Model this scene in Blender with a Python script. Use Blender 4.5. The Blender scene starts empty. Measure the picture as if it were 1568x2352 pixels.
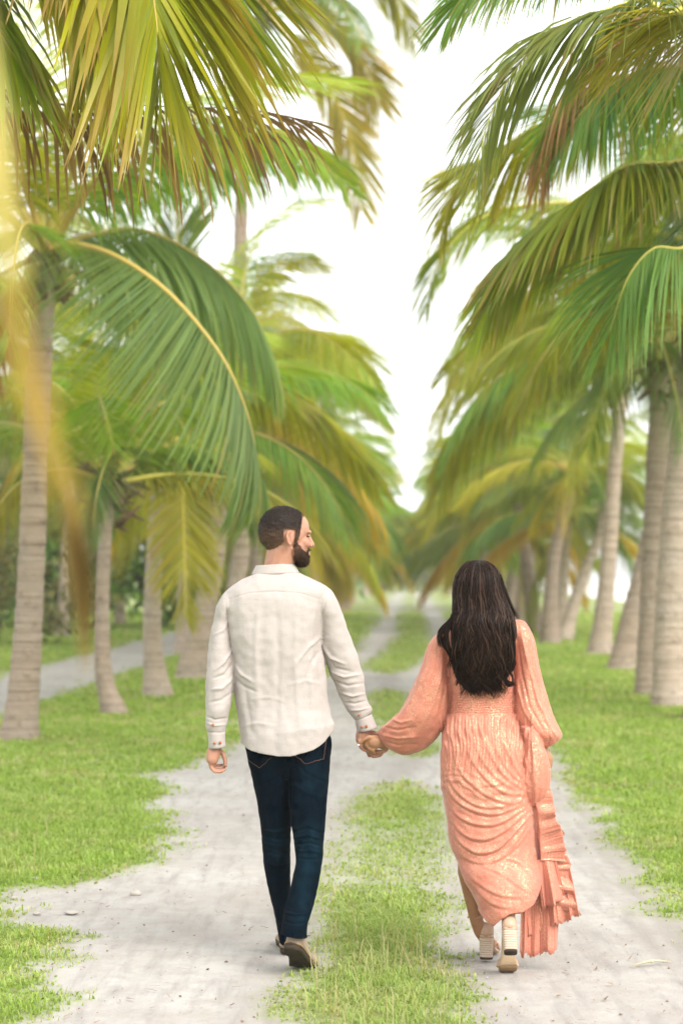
import bpy, math, random
import numpy as np
from mathutils import Vector, Matrix, noise as mnoise

random.seed(7)
RNG = np.random.default_rng(7)
sc = bpy.context.scene
col = sc.collection

# ------------------------------------------------------------------ camera
# photo measured on a 1568 x 2352 grid; horizon row 1318, focal length 4573 grid px
F, CX, HY, CH = 4573.0, 784.0, 1318.0, 1.565
cam_d = bpy.data.cameras.new('camera')
cam = bpy.data.objects.new('camera', cam_d)
col.objects.link(cam)
cam.location = (0, 0, CH)
cam.rotation_euler = (math.radians(90), 0, 0)
cam_d.sensor_fit = 'VERTICAL'
cam_d.sensor_height = 36.0
cam_d.lens = 36.0 * F / 2352.0
cam_d.shift_y = (HY - 1176.0) / 2352.0
cam_d.clip_end = 6000
cam_d.clip_start = 0.05
cam_d.dof.use_dof = True
cam_d.dof.focus_distance = 8.0
cam_d.dof.aperture_fstop = 2.5
sc.camera = cam
sc.render.resolution_x, sc.render.resolution_y = 682, 1024

# ------------------------------------------------------------------ world and sun
SUN_EL, SUN_AZ = math.radians(42), math.radians(140)      # azimuth clockwise from +Y: behind the camera, to the right
world = bpy.data.worlds.new('World')
sc.world = world
world.use_nodes = True
wn = world.node_tree
bg = wn.nodes['Background']
sky = wn.nodes.new('ShaderNodeTexSky')
sky.sky_type = 'NISHITA'
sky.sun_disc = False
sky.sun_elevation = SUN_EL
sky.sun_rotation = SUN_AZ
sky.air_density = 1.0
sky.dust_density = 1.0
sky.ozone_density = 1.0
hsv = wn.nodes.new('ShaderNodeHueSaturation')             # thin white overcast: the sky's blue is washed out
hsv.inputs['Saturation'].default_value = 0.22
wn.links.new(sky.outputs[0], hsv.inputs['Color'])
veil = wn.nodes.new('ShaderNodeMix')                      # even cloud deck in front of the blue
veil.data_type = 'RGBA'
veil.inputs[0].default_value = 0.8
veil.inputs[7].default_value = (4.45, 4.55, 4.65, 1)
wn.links.new(hsv.outputs[0], veil.inputs[6])
wn.links.new(veil.outputs[2], bg.inputs[0])
bg.inputs[1].default_value = 0.15

sun_d = bpy.data.lights.new('sun', 'SUN')
sun_d.energy = 1.5
sun_d.angle = math.radians(35)
sun_d.color = (1.0, 0.93, 0.84)
sun = bpy.data.objects.new('sun', sun_d)
col.objects.link(sun)
sdir = Vector((math.sin(SUN_AZ) * math.cos(SUN_EL), math.cos(SUN_AZ) * math.cos(SUN_EL), math.sin(SUN_EL)))
sun.rotation_euler = sdir.to_track_quat('Z', 'Y').to_euler()
sun.location = sdir * 60

sc.view_settings.view_transform = 'Standard'
sc.view_settings.look = 'None'
sc.view_settings.gamma = 1.0
sc.view_settings.use_curve_mapping = False
sc.view_settings.exposure = 1.62
sc.render.engine = 'CYCLES'
sc.cycles.use_denoising = True
try:
    sc.cycles.denoiser = 'OPENIMAGEDENOISE'
except Exception:
    pass
sc.cycles.max_bounces = 8
sc.cycles.transparent_max_bounces = 4
sc.cycles.use_adaptive_sampling = True
sc.cycles.adaptive_threshold = 0.02

# ------------------------------------------------------------------ helpers
UP = np.array([0, 0, 1.0])
def unit(a): return a / (np.linalg.norm(a) + 1e-9)

def P(px, py, Y):
    """grid pixel + distance -> world point"""
    return np.array([(px - CX) / F * Y, Y, CH - (py - HY) / F * Y])

def GY(py):
    return CH * F / (py - HY)

def GP(px, py):
    return P(px, py, GY(py))

def proj(v):
    v = np.asarray(v)
    return CX + v[:, 0] / v[:, 1] * F, HY + (CH - v[:, 2]) / v[:, 1] * F

def tag(o, label=None, cat=None, group=None, kind=None):
    if label: o['label'] = label
    if cat: o['category'] = cat
    if group: o['group'] = group
    if kind: o['kind'] = kind
    return o

def empty(name, loc=(0, 0, 0), rz=0.0):
    o = bpy.data.objects.new(name, None)
    col.objects.link(o)
    o.location = loc
    o.rotation_euler = (0, 0, rz)
    o.empty_display_size = 0.2
    return o

def set_cols(me, cols):
    a = me.color_attributes.new('col', 'FLOAT_COLOR', 'POINT')
    c = np.ones((len(me.vertices), 4), np.float32)
    c[:, :3] = cols
    a.data.foreach_set('color', c.ravel())

def set_float(me, name, vals):
    a = me.attributes.new(name, 'FLOAT', 'POINT')
    a.data.foreach_set('value', np.asarray(vals, np.float32))

def mk_mesh(name, verts, faces, mats, smooth=True, cols=None, fmat=None):
    me = bpy.data.meshes.new(name)
    verts = np.asarray(verts, np.float32)
    me.from_pydata(verts.tolist(), [], [tuple(int(i) for i in f) for f in faces])
    for m in (mats if isinstance(mats, (list, tuple)) else [mats]):
        me.materials.append(m)
    if cols is not None: set_cols(me, cols)
    if fmat is not None: me.polygons.foreach_set('material_index', np.asarray(fmat, np.int32))
    if smooth: me.polygons.foreach_set('use_smooth', np.ones(len(me.polygons), bool))
    me.update()
    return me

def mk_np(name, verts, faces, mat, cols=None, smooth=True):
    """fast mesh from arrays; faces is (n,3) or (n,4)"""
    me = bpy.data.meshes.new(name)
    n, k = faces.shape
    me.vertices.add(len(verts))
    me.vertices.foreach_set('co', np.asarray(verts, np.float32).ravel())
    me.loops.add(n * k)
    me.loops.foreach_set('vertex_index', faces.astype(np.int32).ravel())
    me.polygons.add(n)
    me.polygons.foreach_set('loop_start', np.arange(n, dtype=np.int32) * k)
    me.polygons.foreach_set('loop_total', np.full(n, k, np.int32))
    me.materials.append(mat)
    me.update(calc_edges=True)
    if smooth: me.polygons.foreach_set('use_smooth', np.ones(n, bool))
    if cols is not None: set_cols(me, cols)
    return me

def link(name, me, parent=None, loc=None):
    o = bpy.data.objects.new(name, me)
    col.objects.link(o)
    if parent is not None: o.parent = parent
    if loc is not None: o.location = loc
    return o

class MB:
    """collects closed shapes"""
    def __init__(self): self.v, self.f, self.c = [], [], []
    def add(self, v, f, c=None):
        b = len(self.v)
        self.v.extend([tuple(map(float, p)) for p in v])
        self.f.extend([tuple(int(i) + b for i in q) for q in f])
        if c is not None: self.c.extend([tuple(c)] * len(v))
        return self
    def loft(self, rings, cap0=True, cap1=True, c=None):
        n = len(rings[0]); v = [p for r in rings for p in r]; f = []
        for i in range(len(rings) - 1):
            for j in range(n):
                k = (j + 1) % n
                f.append((i * n + j, i * n + k, (i + 1) * n + k, (i + 1) * n + j))
        if cap0:
            v.append(np.mean(rings[0], axis=0)); q = len(v) - 1
            f += [(q, (j + 1) % n, j) for j in range(n)]
        if cap1:
            v.append(np.mean(rings[-1], axis=0)); q = len(v) - 1; b = (len(rings) - 1) * n
            f += [(q, b + j, b + (j + 1) % n) for j in range(n)]
        return self.add(v, f, c)
    def tube(self, pts, radii, n=10, c=None, flat=None):
        pts = [np.asarray(p, float) for p in pts]
        if np.isscalar(radii): radii = [radii] * len(pts)
        rings = []; u = None
        for i, p in enumerate(pts):
            t = pts[min(i + 1, len(pts) - 1)] - pts[max(i - 1, 0)]
            t = t / (np.linalg.norm(t) + 1e-9)
            if u is None:
                a = np.array([0, 0, 1.0]) if abs(t[2]) < 0.9 else np.array([1.0, 0, 0])
                u = np.cross(t, a)
            u = u - t * np.dot(u, t); u /= np.linalg.norm(u) + 1e-9
            w = np.cross(t, u)
            rings.append([p + radii[i] * (u * math.cos(2 * math.pi * j / n) + w * math.sin(2 * math.pi * j / n)) for j in range(n)])
        return self.loft(rings, c=c)
    def ball(self, p, r, n=14, m=9, c=None, ax=None):
        """ellipsoid; r scalar or 3 radii along the axes ax (3x3 rows)"""
        p = np.asarray(p, float); r = np.array([r] * 3, float) if np.isscalar(r) else np.asarray(r, float)
        ax = np.eye(3) if ax is None else np.asarray(ax, float)
        rings = []
        for i in range(1, m):
            a = math.pi * i / m
            rings.append([p + (np.array([math.sin(a) * math.cos(2 * math.pi * j / n), math.sin(a) * math.sin(2 * math.pi * j / n), -math.cos(a)]) * r) @ ax for j in range(n)])
        v = [q for g in rings for q in g]; f = []
        for i in range(m - 2):
            for j in range(n):
                k = (j + 1) % n
                f.append((i * n + j, i * n + k, (i + 1) * n + k, (i + 1) * n + j))
        v.append(p - ax[2] * r[2]); q = len(v) - 1
        f += [(q, (j + 1) % n, j) for j in range(n)]
        v.append(p + ax[2] * r[2]); q = len(v) - 1; b = (m - 2) * n
        f += [(q, b + j, b + (j + 1) % n) for j in range(n)]
        return self.add(v, f, c)
    def chain(self, pts, radii, n=14):
        """limb: frustums with a ball at every joint (closed, overlapping; for remeshing)"""
        for i, p in enumerate(pts): self.ball(p, radii[i], n=n, m=8)
        for i in range(len(pts) - 1): self.tube([pts[i], pts[i + 1]], [radii[i], radii[i + 1]], n=n)
        return self
    def box(self, c, h, ax=None):
        c = np.asarray(c, float); ax = np.eye(3) if ax is None else np.asarray(ax, float)
        v = [c + (np.array([x, y, z]) * h) @ ax for x in (-1, 1) for y in (-1, 1) for z in (-1, 1)]
        return self.add(v, [(0, 1, 3, 2), (4, 6, 7, 5), (0, 4, 5, 1), (2, 3, 7, 6), (0, 2, 6, 4), (1, 5, 7, 3)])
    def obj(self, name, mat, parent=None, smooth=True):
        me = mk_mesh(name, self.v, self.f, mat, smooth, cols=self.c if len(self.c) == len(self.v) and self.c else None)
        return link(name, me, parent)

def remesh(mb, voxel, smooth=3, fac=0.5):
    """union of the closed shapes -> one continuous surface; returns verts, faces, normals"""
    me = mk_mesh('tmp', mb.v, mb.f, [])
    o = link('tmp', me)
    m = o.modifiers.new('r', 'REMESH'); m.mode = 'VOXEL'; m.voxel_size = voxel; m.adaptivity = 0
    if smooth:
        s = o.modifiers.new('s', 'SMOOTH'); s.factor = fac; s.iterations = smooth
    dg = bpy.context.evaluated_depsgraph_get()
    e = o.evaluated_get(dg)
    r = bpy.data.meshes.new_from_object(e)
    n = len(r.vertices); v = np.empty(n * 3, np.float32); r.vertices.foreach_get('co', v); v = v.reshape(-1, 3).astype(float)
    nn = np.empty(n * 3, np.float32); r.vertex_normals.foreach_get('vector', nn); nn = nn.reshape(-1, 3).astype(float)
    fl = np.empty(len(r.loops), np.int32); r.loops.foreach_get('vertex_index', fl)
    ls = np.empty(len(r.polygons), np.int32); r.polygons.foreach_get('loop_total', ls)
    assert (ls == 4).all()
    f = fl.reshape(-1, 4)
    bpy.data.objects.remove(o); bpy.data.meshes.remove(me); bpy.data.meshes.remove(r)
    return v, f, nn

def vnoise(v, scale, seed=0.0):
    off = Vector((seed * 13.7, seed * 7.1, seed * 3.3))
    return np.array([mnoise.noise(Vector(p) * scale + off) for p in v])

def sst(a, b, x):
    t = np.clip((x - a) / (b - a), 0, 1)
    return t * t * (3 - 2 * t)

def seg_dist(x, y, pl):
    """distance of points to a polyline, and the parameter 0..1 along it"""
    pl = np.asarray(pl, float); best = np.full(len(x), 1e9); par = np.zeros(len(x)); tot = len(pl) - 1
    for i in range(tot):
        a, b = pl[i], pl[i + 1]; d = b - a
        t = np.clip(((x - a[0]) * d[0] + (y - a[1]) * d[1]) / (d @ d + 1e-9), 0, 1)
        q = np.hypot(x - a[0] - t * d[0], y - a[1] - t * d[1])
        k = q < best
        best[k] = q[k]; par[k] = (i + t[k]) / tot
    return best, par

def smooth_path(pts, n):
    """Catmull-Rom resample"""
    p = [np.asarray(q, float) for q in pts]
    p = [2 * p[0] - p[1]] + p + [2 * p[-1] - p[-2]]
    out = []; m = len(p) - 3
    for k in range(n):
        t = k / (n - 1) * m; i = min(int(t), m - 1); t -= i
        a, b, c, d = p[i:i + 4]
        out.append(0.5 * ((2 * b) + (c - a) * t + (2 * a - 5 * b + 4 * c - d) * t * t + (3 * b - a - 3 * c + d) * t ** 3))
    return np.array(out)

# ------------------------------------------------------------------ material helpers
class NT:
    def __init__(self, name):
        self.m = bpy.data.materials.new(name); self.m.use_nodes = True
        self.t = self.m.node_tree; self.t.nodes.clear()
        self.out = self.n('ShaderNodeOutputMaterial')
    def n(self, kind, **kw):
        x = self.t.nodes.new(kind)
        for k, v in kw.items(): setattr(x, k, v)
        return x
    def l(self, a, b): self.t.links.new(a, b)
    def inp(self, node, name, v):
        s = node.inputs[name]
        if hasattr(v, 'is_output'): self.l(v, s)
        elif hasattr(v, '__len__') and len(v) == 3 and s.type == 'RGBA': s.default_value = (*v, 1)
        else: s.default_value = v
    def noise(self, scale, detail=4, rough=0.55, vec=None, dist=0.0):
        x = self.n('ShaderNodeTexNoise')
        self.inp(x, 'Scale', scale); self.inp(x, 'Detail', detail); self.inp(x, 'Roughness', rough); self.inp(x, 'Distortion', dist)
        if vec is not None: self.l(vec, x.inputs['Vector'])
        return x.outputs['Fac']
    def coord(self, which='Object', scale=None):
        c = self.n('ShaderNodeTexCoord').outputs[which]
        if scale is None: return c
        m = self.n('ShaderNodeMapping'); m.inputs['Scale'].default_value = scale; self.l(c, m.inputs['Vector'])
        return m.outputs[0]
    def ramp(self, fac, stops):
        r = self.n('ShaderNodeValToRGB'); self.l(fac, r.inputs[0]); e = r.color_ramp.elements
        while len(e) < len(stops): e.new(0.5)
        for k, (p, c) in enumerate(stops):
            e[k].position = p; e[k].color = (*c, 1) if hasattr(c, '__len__') else (c, c, c, 1)
        return r.outputs[0]
    def mix(self, fac, a, b, blend='MIX'):
        x = self.n('ShaderNodeMix', data_type='RGBA', blend_type=blend)
        for s, v in ((x.inputs[0], fac), (x.inputs[6], a), (x.inputs[7], b)):
            if hasattr(v, 'is_output'): self.l(v, s)
            elif hasattr(v, '__len__'): s.default_value = (*v, 1)
            else: s.default_value = v if s.type == 'VALUE' else (v, v, v, 1)
        return x.outputs[2]
    def math(self, op, a, b=0.0, clamp=False):
        x = self.n('ShaderNodeMath', operation=op, use_clamp=clamp)
        for s, v in ((x.inputs[0], a), (x.inputs[1], b)):
            if hasattr(v, 'is_output'): self.l(v, s)
            else: s.default_value = v
        return x.outputs[0]
    def attr(self, name, fac=False):
        a = self.n('ShaderNodeAttribute', attribute_name=name)
        return a.outputs['Fac' if fac else 'Color']
    def bump(self, h, strength=0.3, dist=0.01):
        b = self.n('ShaderNodeBump'); self.l(h, b.inputs['Height'])
        b.inputs['Strength'].default_value = strength; b.inputs['Distance'].default_value = dist
        return b.outputs[0]
    def pbr(self, color, rough=0.6, metal=0.0, normal=None, **kw):
        b = self.n('ShaderNodeBsdfPrincipled')
        self.inp(b, 'Base Color', color); self.inp(b, 'Roughness', rough); self.inp(b, 'Metallic', metal)
        for k, v in kw.items(): self.inp(b, k.replace('_', ' '), v)
        if normal is not None: self.l(normal, b.inputs['Normal'])
        return b.outputs[0]
    def trans(self, surf, color, fac):
        t = self.n('ShaderNodeBsdfTranslucent'); self.inp(t, 'Color', color)
        x = self.n('ShaderNodeMixShader'); self.inp(x, 'Fac', fac); self.l(surf, x.inputs[1]); self.l(t.outputs[0], x.inputs[2])
        return x.outputs[0]
    def done(self, surf):
        self.l(surf, self.out.inputs['Surface']); return self.m

# ------------------------------------------------------------------ materials
def mat_ground():
    t = NT('sand_and_soil'); c = t.coord('Object')
    n1 = t.noise(0.9, 5, 0.6, c); n2 = t.noise(7, 6, 0.65, c); n3 = t.noise(70, 4, 0.7, c)
    sand = t.ramp(n1, [(0.3, (0.345, 0.318, 0.292)), (0.55, (0.415, 0.395, 0.368)), (0.75, (0.46, 0.445, 0.42))])
    sand = t.mix(t.ramp(n2, [(0.42, 0.0), (0.72, 0.55)]), sand, (0.29, 0.25, 0.215))
    st = t.coord('Object', (9, 1.2, 1))                                     # wheel streaks along the track
    sand = t.mix(t.ramp(t.noise(1.6, 4, 0.6, st), [(0.48, 0.0), (0.72, 0.6)]), sand, (0.24, 0.22, 0.205))
    sand = t.mix(t.ramp(n3, [(0.62, 0.0), (0.70, 0.55)]), sand, (0.20, 0.165, 0.14))
    sand = t.mix(t.math('MULTIPLY', t.attr('rut', True), 0.7), sand, t.mix(n2, (0.20, 0.175, 0.155), (0.30, 0.27, 0.24)))
    soil = t.mix(n2, (0.17, 0.185, 0.075), (0.26, 0.26, 0.12))
    green = t.mix(t.noise(2.2, 5, 0.6, c), (0.20, 0.28, 0.06), (0.29, 0.36, 0.10))
    soil = t.mix(t.ramp(t.noise(11, 4, 0.6, c), [(0.4, 0.0), (0.6, 1.0)]), soil, green)
    cov = t.attr('cover', True)
    colr = t.mix(cov, sand, soil)
    h = t.math('ADD', t.math('MULTIPLY', n2, 0.7), t.math('MULTIPLY', n3, 0.35))
    return t.done(t.pbr(colr, 0.95, normal=t.bump(h, 0.55, 0.025), Specular_IOR_Level=0.15))

def mat_leafcol(name, transl=0.35, rough=0.5, spec=0.35, rnd=0.12, sat=1.0):
    t = NT(name)
    c = t.attr('col')
    oi = t.n('ShaderNodeObjectInfo')
    hs = t.n('ShaderNodeHueSaturation'); t.l(c, hs.inputs['Color'])
    hs.inputs['Saturation'].default_value = sat
    t.l(t.math('ADD', t.math('MULTIPLY', oi.outputs['Random'], 0.05), 0.475), hs.inputs['Hue'])
    t.l(t.math('ADD', t.math('MULTIPLY', oi.outputs['Random'], rnd * 2), 1.0 - rnd), hs.inputs['Value'])
    cc = hs.outputs[0]
    s = t.pbr(cc, rough, Specular_IOR_Level=spec)
    tc = t.mix(1.0, cc, (1.0, 0.95, 0.45), 'MULTIPLY')
    return t.done(t.trans(s, tc, transl))

def mat_trunk():
    t = NT('palm_bark'); c = t.coord('Object')
    z = t.coord('Object', (0.35, 0.35, 14))
    r = t.noise(1.0, 5, 0.7, z); n = t.noise(9, 5, 0.6, c); p = t.noise(2.0, 3, 0.5, c)
    a = t.ramp(r, [(0.34, (0.22, 0.175, 0.14)), (0.46, (0.46, 0.385, 0.325)), (0.7, (0.60, 0.52, 0.45))])
    a = t.mix(t.ramp(p, [(0.45, 0.0), (0.65, 0.5)]), a, (0.47, 0.43, 0.39))
    a = t.mix(t.ramp(n, [(0.55, 0.0), (0.75, 0.7)]), a, (0.19, 0.15, 0.12))
    oi = t.n('ShaderNodeObjectInfo')
    a = t.mix(1.0, a, t.ramp(oi.outputs['Random'], [(0.0, (0.62, 0.56, 0.50)), (1.0, (1.05, 1.0, 0.95))]), 'MULTIPLY')
    fib = t.attr('fib', True)
    a = t.mix(fib, a, t.mix(r, (0.10, 0.065, 0.04), (0.22, 0.15, 0.085)))
    return t.done(t.pbr(a, 0.9, normal=t.bump(t.math('ADD', r, t.math('MULTIPLY', n, 0.6)), 1.0, 0.05), Specular_IOR_Level=0.15))

def mat_plain(name, c1, c2, scale=20, rough=0.7, bump=0.2, bd=0.005, metal=0.0, spec=0.3, **kw):
    t = NT(name); c = t.coord('Object'); n = t.noise(scale, 5, 0.6, c)
    return t.done(t.pbr(t.mix(n, c1, c2), rough, metal, t.bump(n, bump, bd), Specular_IOR_Level=spec, **kw))

def mat_skin(name, base, dark):
    t = NT(name); c = t.coord('Object'); n = t.noise(28, 5, 0.6, c); n2 = t.noise(160, 3, 0.6, c)
    colr = t.mix(t.ramp(n, [(0.35, 0.0), (0.7, 1.0)]), base, dark)
    return t.done(t.pbr(colr, 0.5, normal=t.bump(n2, 0.12, 0.002), Subsurface_Weight=0.25,
                        Subsurface_Radius=(0.012, 0.005, 0.003), Subsurface_Scale=0.6, Specular_IOR_Level=0.35))

def mat_linen():
    t = NT('linen')
    wx = t.noise(1.0, 3, 0.7, t.coord('Object', (420, 420, 30))); wz = t.noise(1.0, 3, 0.7, t.coord('Object', (24, 24, 520)))
    w = t.math('ADD', wx, wz); n = t.noise(9, 4, 0.6, t.coord('Object'))
    w2 = t.math('MULTIPLY', w, 0.5)
    c = t.ramp(w2, [(0.35, (0.425, 0.365, 0.34)), (0.5, (0.478, 0.43, 0.41)), (0.65, (0.50, 0.46, 0.445))])
    c = t.mix(t.ramp(n, [(0.35, 0.0), (0.75, 0.35)]), c, (0.445, 0.395, 0.37))
    h = t.math('ADD', t.math('MULTIPLY', w2, 0.25), t.noise(26, 5, 0.65, t.coord('Object')))
    s = t.pbr(c, 0.9, normal=t.bump(h, 0.35, 0.006), Specular_IOR_Level=0.1, Sheen_Weight=0.15)
    return t.done(t.trans(s, (0.55, 0.43, 0.36), 0.14))

def mat_denim():
    t = NT('denim')
    n = t.noise(10, 5, 0.65, t.coord('Object')); w = t.noise(1.0, 2, 0.6, t.coord('Object', (300, 300, 90)))
    c = t.mix(t.ramp(n, [(0.4, 0.0), (0.75, 1.0)]), (0.0006, 0.0026, 0.0060), (0.0010, 0.0062, 0.0125))
    c = t.mix(t.ramp(w, [(0.5, 0.0), (0.72, 0.5)]), c, (0.004, 0.012, 0.020))
    c = t.mix(t.attr('wear', True), c, (0.006, 0.026, 0.040))
    return t.done(t.pbr(c, 0.85, normal=t.bump(t.math('ADD', w, n), 0.3, 0.004), Specular_IOR_Level=0.04))

def mat_dress():
    t = NT('shimmer_chiffon'); c = t.coord('Object')
    fl = t.noise(230, 3, 0.7, t.coord('Object', (1.0, 1.0, 0.55))); big = t.noise(14, 4, 0.6, t.coord('Object', (1.6, 1.6, 0.5)))
    g = t.math('MULTIPLY', t.ramp(fl, [(0.50, 0.0), (0.60, 1.0)]), t.ramp(big, [(0.38, 0.15), (0.65, 1.0)]))
    base = t.mix(big, (0.56, 0.185, 0.125), (0.60, 0.235, 0.165))
    a = t.pbr(base, 0.6, normal=t.bump(fl, 0.2, 0.001), Specular_IOR_Level=0.2, Sheen_Weight=0.3)
    gold = t.pbr((0.80, 0.56, 0.35), 0.42, 1.0, normal=t.bump(fl, 0.6, 0.002))
    x = t.n('ShaderNodeMixShader'); t.l(t.math('MULTIPLY', g, 0.72), x.inputs[0]); t.l(a, x.inputs[1]); t.l(gold, x.inputs[2])
    return t.done(t.trans(x.outputs[0], (0.66, 0.26, 0.17), 0.14))

def mat_hair(name, c1, c2, rough=0.38, spec=0.5, skin=None):
    t = NT(name); n = t.noise(90, 4, 0.6, t.coord('Object', (1, 1, 0.15)))
    c = t.mix(n, c1, c2)
    if skin:                                             # clipped short towards the edges: scalp shows between the hairs
        c = t.mix(t.math('MULTIPLY', t.attr('fade', True), t.ramp(t.noise(420, 2, 0.6, t.coord('Object')), [(0.3, 0.35), (0.7, 1.0)])), c, skin)
    return t.done(t.pbr(c, rough, normal=t.bump(n, 0.6, 0.006), Specular_IOR_Level=spec))

M = {}
M['ground'] = mat_ground()
M['grass'] = mat_leafcol('grass_blades', 0.5, 0.6, 0.2, 0.0)
M['frond'] = mat_leafcol('palm_leaflets', 0.5, 0.45, 0.3, 0.16, 1.12)
M['leaf'] = mat_leafcol('shrub_leaves', 0.3, 0.5, 0.35, 0.1)
M['midrib'] = mat_leafcol('palm_midrib', 0.0, 0.5, 0.4, 0.1)
M['trunk'] = mat_trunk()
M['coconut'] = mat_plain('coconut_husk', (0.20, 0.19, 0.04), (0.30, 0.24, 0.06), 12, 0.5)
M['rock'] = mat_plain('limestone', (0.36, 0.32, 0.28), (0.46, 0.43, 0.39), 30, 0.95, 0.6, 0.01)
M['litter'] = mat_leafcol('dry_litter', 0.1, 0.8, 0.1, 0.0)
M['skin_m'] = mat_skin('skin_fair', (0.44, 0.235, 0.165), (0.38, 0.175, 0.115))
M['skin_w'] = mat_skin('skin_tan', (0.36, 0.19, 0.105), (0.30, 0.145, 0.075))
M['linen'] = mat_linen()
M['denim'] = mat_denim()
M['thread'] = mat_plain('orange_thread', (0.055, 0.026, 0.016), (0.085, 0.04, 0.024), 60)
M['button'] = mat_plain('wood_button', (0.30, 0.10, 0.045), (0.42, 0.17, 0.08), 60, 0.4)
M['suede'] = mat_plain('taupe_suede', (0.27, 0.205, 0.16), (0.33, 0.255, 0.20), 45, 0.95, 0.3, 0.003)
M['sole'] = mat_plain('brown_sole', (0.022, 0.016, 0.010), (0.055, 0.040, 0.024), 60, 0.85, 0.6, 0.004)
M['welt'] = mat_plain('welt', (0.30, 0.19, 0.07), (0.36, 0.24, 0.10), 40)
M['dress'] = mat_dress()
M['hair_m'] = mat_hair('short_brown_hair', (0.007, 0.004, 0.003), (0.022, 0.012, 0.008), 0.6, 0.2, (0.20, 0.11, 0.075))
M['beard'] = mat_hair('brown_beard', (0.010, 0.005, 0.003), (0.045, 0.021, 0.011), 0.7, 0.15, (0.26, 0.135, 0.09))
M['hair_w'] = mat_hair('long_dark_hair', (0.0028, 0.0015, 0.001), (0.018, 0.008, 0.0048), 0.45, 0.1)
M['hair_hi'] = mat_hair('brown_hair_strands', (0.02, 0.010, 0.006), (0.06, 0.028, 0.016), 0.45, 0.2)
M['nude'] = mat_plain('nude_leather', (0.42, 0.27, 0.185), (0.48, 0.33, 0.235), 30, 0.5, 0.1)
M['stack'] = mat_plain('stacked_heel', (0.44, 0.34, 0.255), (0.52, 0.42, 0.33), 40, 0.55)
M['outsole'] = mat_plain('tan_outsole', (0.50, 0.36, 0.22), (0.56, 0.42, 0.28), 14, 0.6)
M['outsole_worn'] = mat_plain('worn_outsole', (0.26, 0.165, 0.085), (0.36, 0.24, 0.13), 70, 0.9)
M['metal'] = mat_plain('buckle', (0.75, 0.6, 0.35), (0.8, 0.66, 0.4), 10, 0.3, metal=1.0)
M['eye'] = mat_plain('eye_dark', (0.02, 0.012, 0.008), (0.04, 0.02, 0.015), 10, 0.2)
M['teeth'] = mat_plain('teeth', (0.75, 0.7, 0.64), (0.8, 0.76, 0.7), 10, 0.3)
M['lip'] = mat_plain('lip', (0.55, 0.24, 0.19), (0.6, 0.28, 0.22), 10, 0.4)
M['nail'] = mat_plain('pale_nail', (0.82, 0.74, 0.70), (0.85, 0.78, 0.74), 10, 0.25)
M['beach'] = mat_plain('white_sand', (0.62, 0.59, 0.55), (0.72, 0.69, 0.65), 1.5, 0.95)
def mat_sea():
    t = NT('sea_water'); n = t.noise(3, 4, 0.6, t.coord('Object', (0.3, 1, 1)))
    return t.done(t.pbr((0.10, 0.22, 0.26), 0.12, normal=t.bump(n, 0.5, 0.1)))
M['sea'] = mat_sea()
M['bark'] = mat_plain('shrub_bark', (0.10, 0.075, 0.055), (0.18, 0.14, 0.10), 15, 0.95, 0.6, 0.01)
# ================================================================== GROUND
SL = 0.034                                       # the track runs slightly to the right of the viewing direction
def world_tab(rows):
    """(row, column) pairs on the ground -> sorted (Y, x - SL*Y)"""
    a = sorted((GY(r), (c - CX) / F * GY(r) - SL * GY(r)) for r, c in rows)
    return np.array([p[0] for p in a]), np.array([p[1] for p in a])

T_left = world_tab([(1345, 925), (1362, 905), (1390, 885), (1440, 848), (1480, 815), (1540, 765), (1600, 640), (1650, 545), (1700, 545), (1740, 470),
                    (1775, 340), (1792, 335), (1820, 388), (1845, 312), (1870, 350), (1905, 392), (1965, 345), (2010, 262), (2032, 110),
                    (2062, -25), (2102, -25), (2118, 60), (2145, 125), (2200, 92), (2290, 62), (2352, 15), (2600, -60)])
T_right = world_tab([(1345, 965), (1362, 980), (1390, 998), (1420, 1030), (1500, 1085), (1600, 1160), (1700, 1252), (1740, 1292), (1780, 1330),
                     (1880, 1392), (1960, 1452), (2040, 1522), (2080, 1568), (2200, 1690), (2352, 1850), (2600, 2100)])
cs = [(1345, 932, 948), (1362, 925, 950), (1380, 919, 956), (1458, 915, 982), (1490, 890, 990), (1535, 835, 932), (1550, 890, 891), (1583, 890, 891), (1594, 845, 925),
      (1640, 848, 962), (1680, 880, 986), (1728, 900, 985), (1745, 935, 936), (1792, 905, 906), (1806, 870, 960), (1850, 816, 990), (1900, 800, 1015),
      (1990, 755, 1035), (2060, 735, 1022), (2100, 725, 1010), (2150, 715, 1005), (2200, 712, 1020), (2240, 700, 1045), (2300, 660, 1065),
      (2352, 690, 1080), (2600, 690, 1130)]
T_cl = world_tab([(r, a) for r, a, b in cs]); T_cr = world_tab([(r, b) for r, a, b in cs])

def fbm2(x, y, s, seed=0.0, oct=3):
    out = np.zeros(len(x)); a = 1.0; tot = 0
    for o in range(oct):
        out += a * np.array([mnoise.noise(Vector((px * s, py * s, seed + o * 5.3))) for px, py in zip(x, y)])
        tot += a; a *= 0.5; s *= 2.1
    return out / tot

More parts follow.
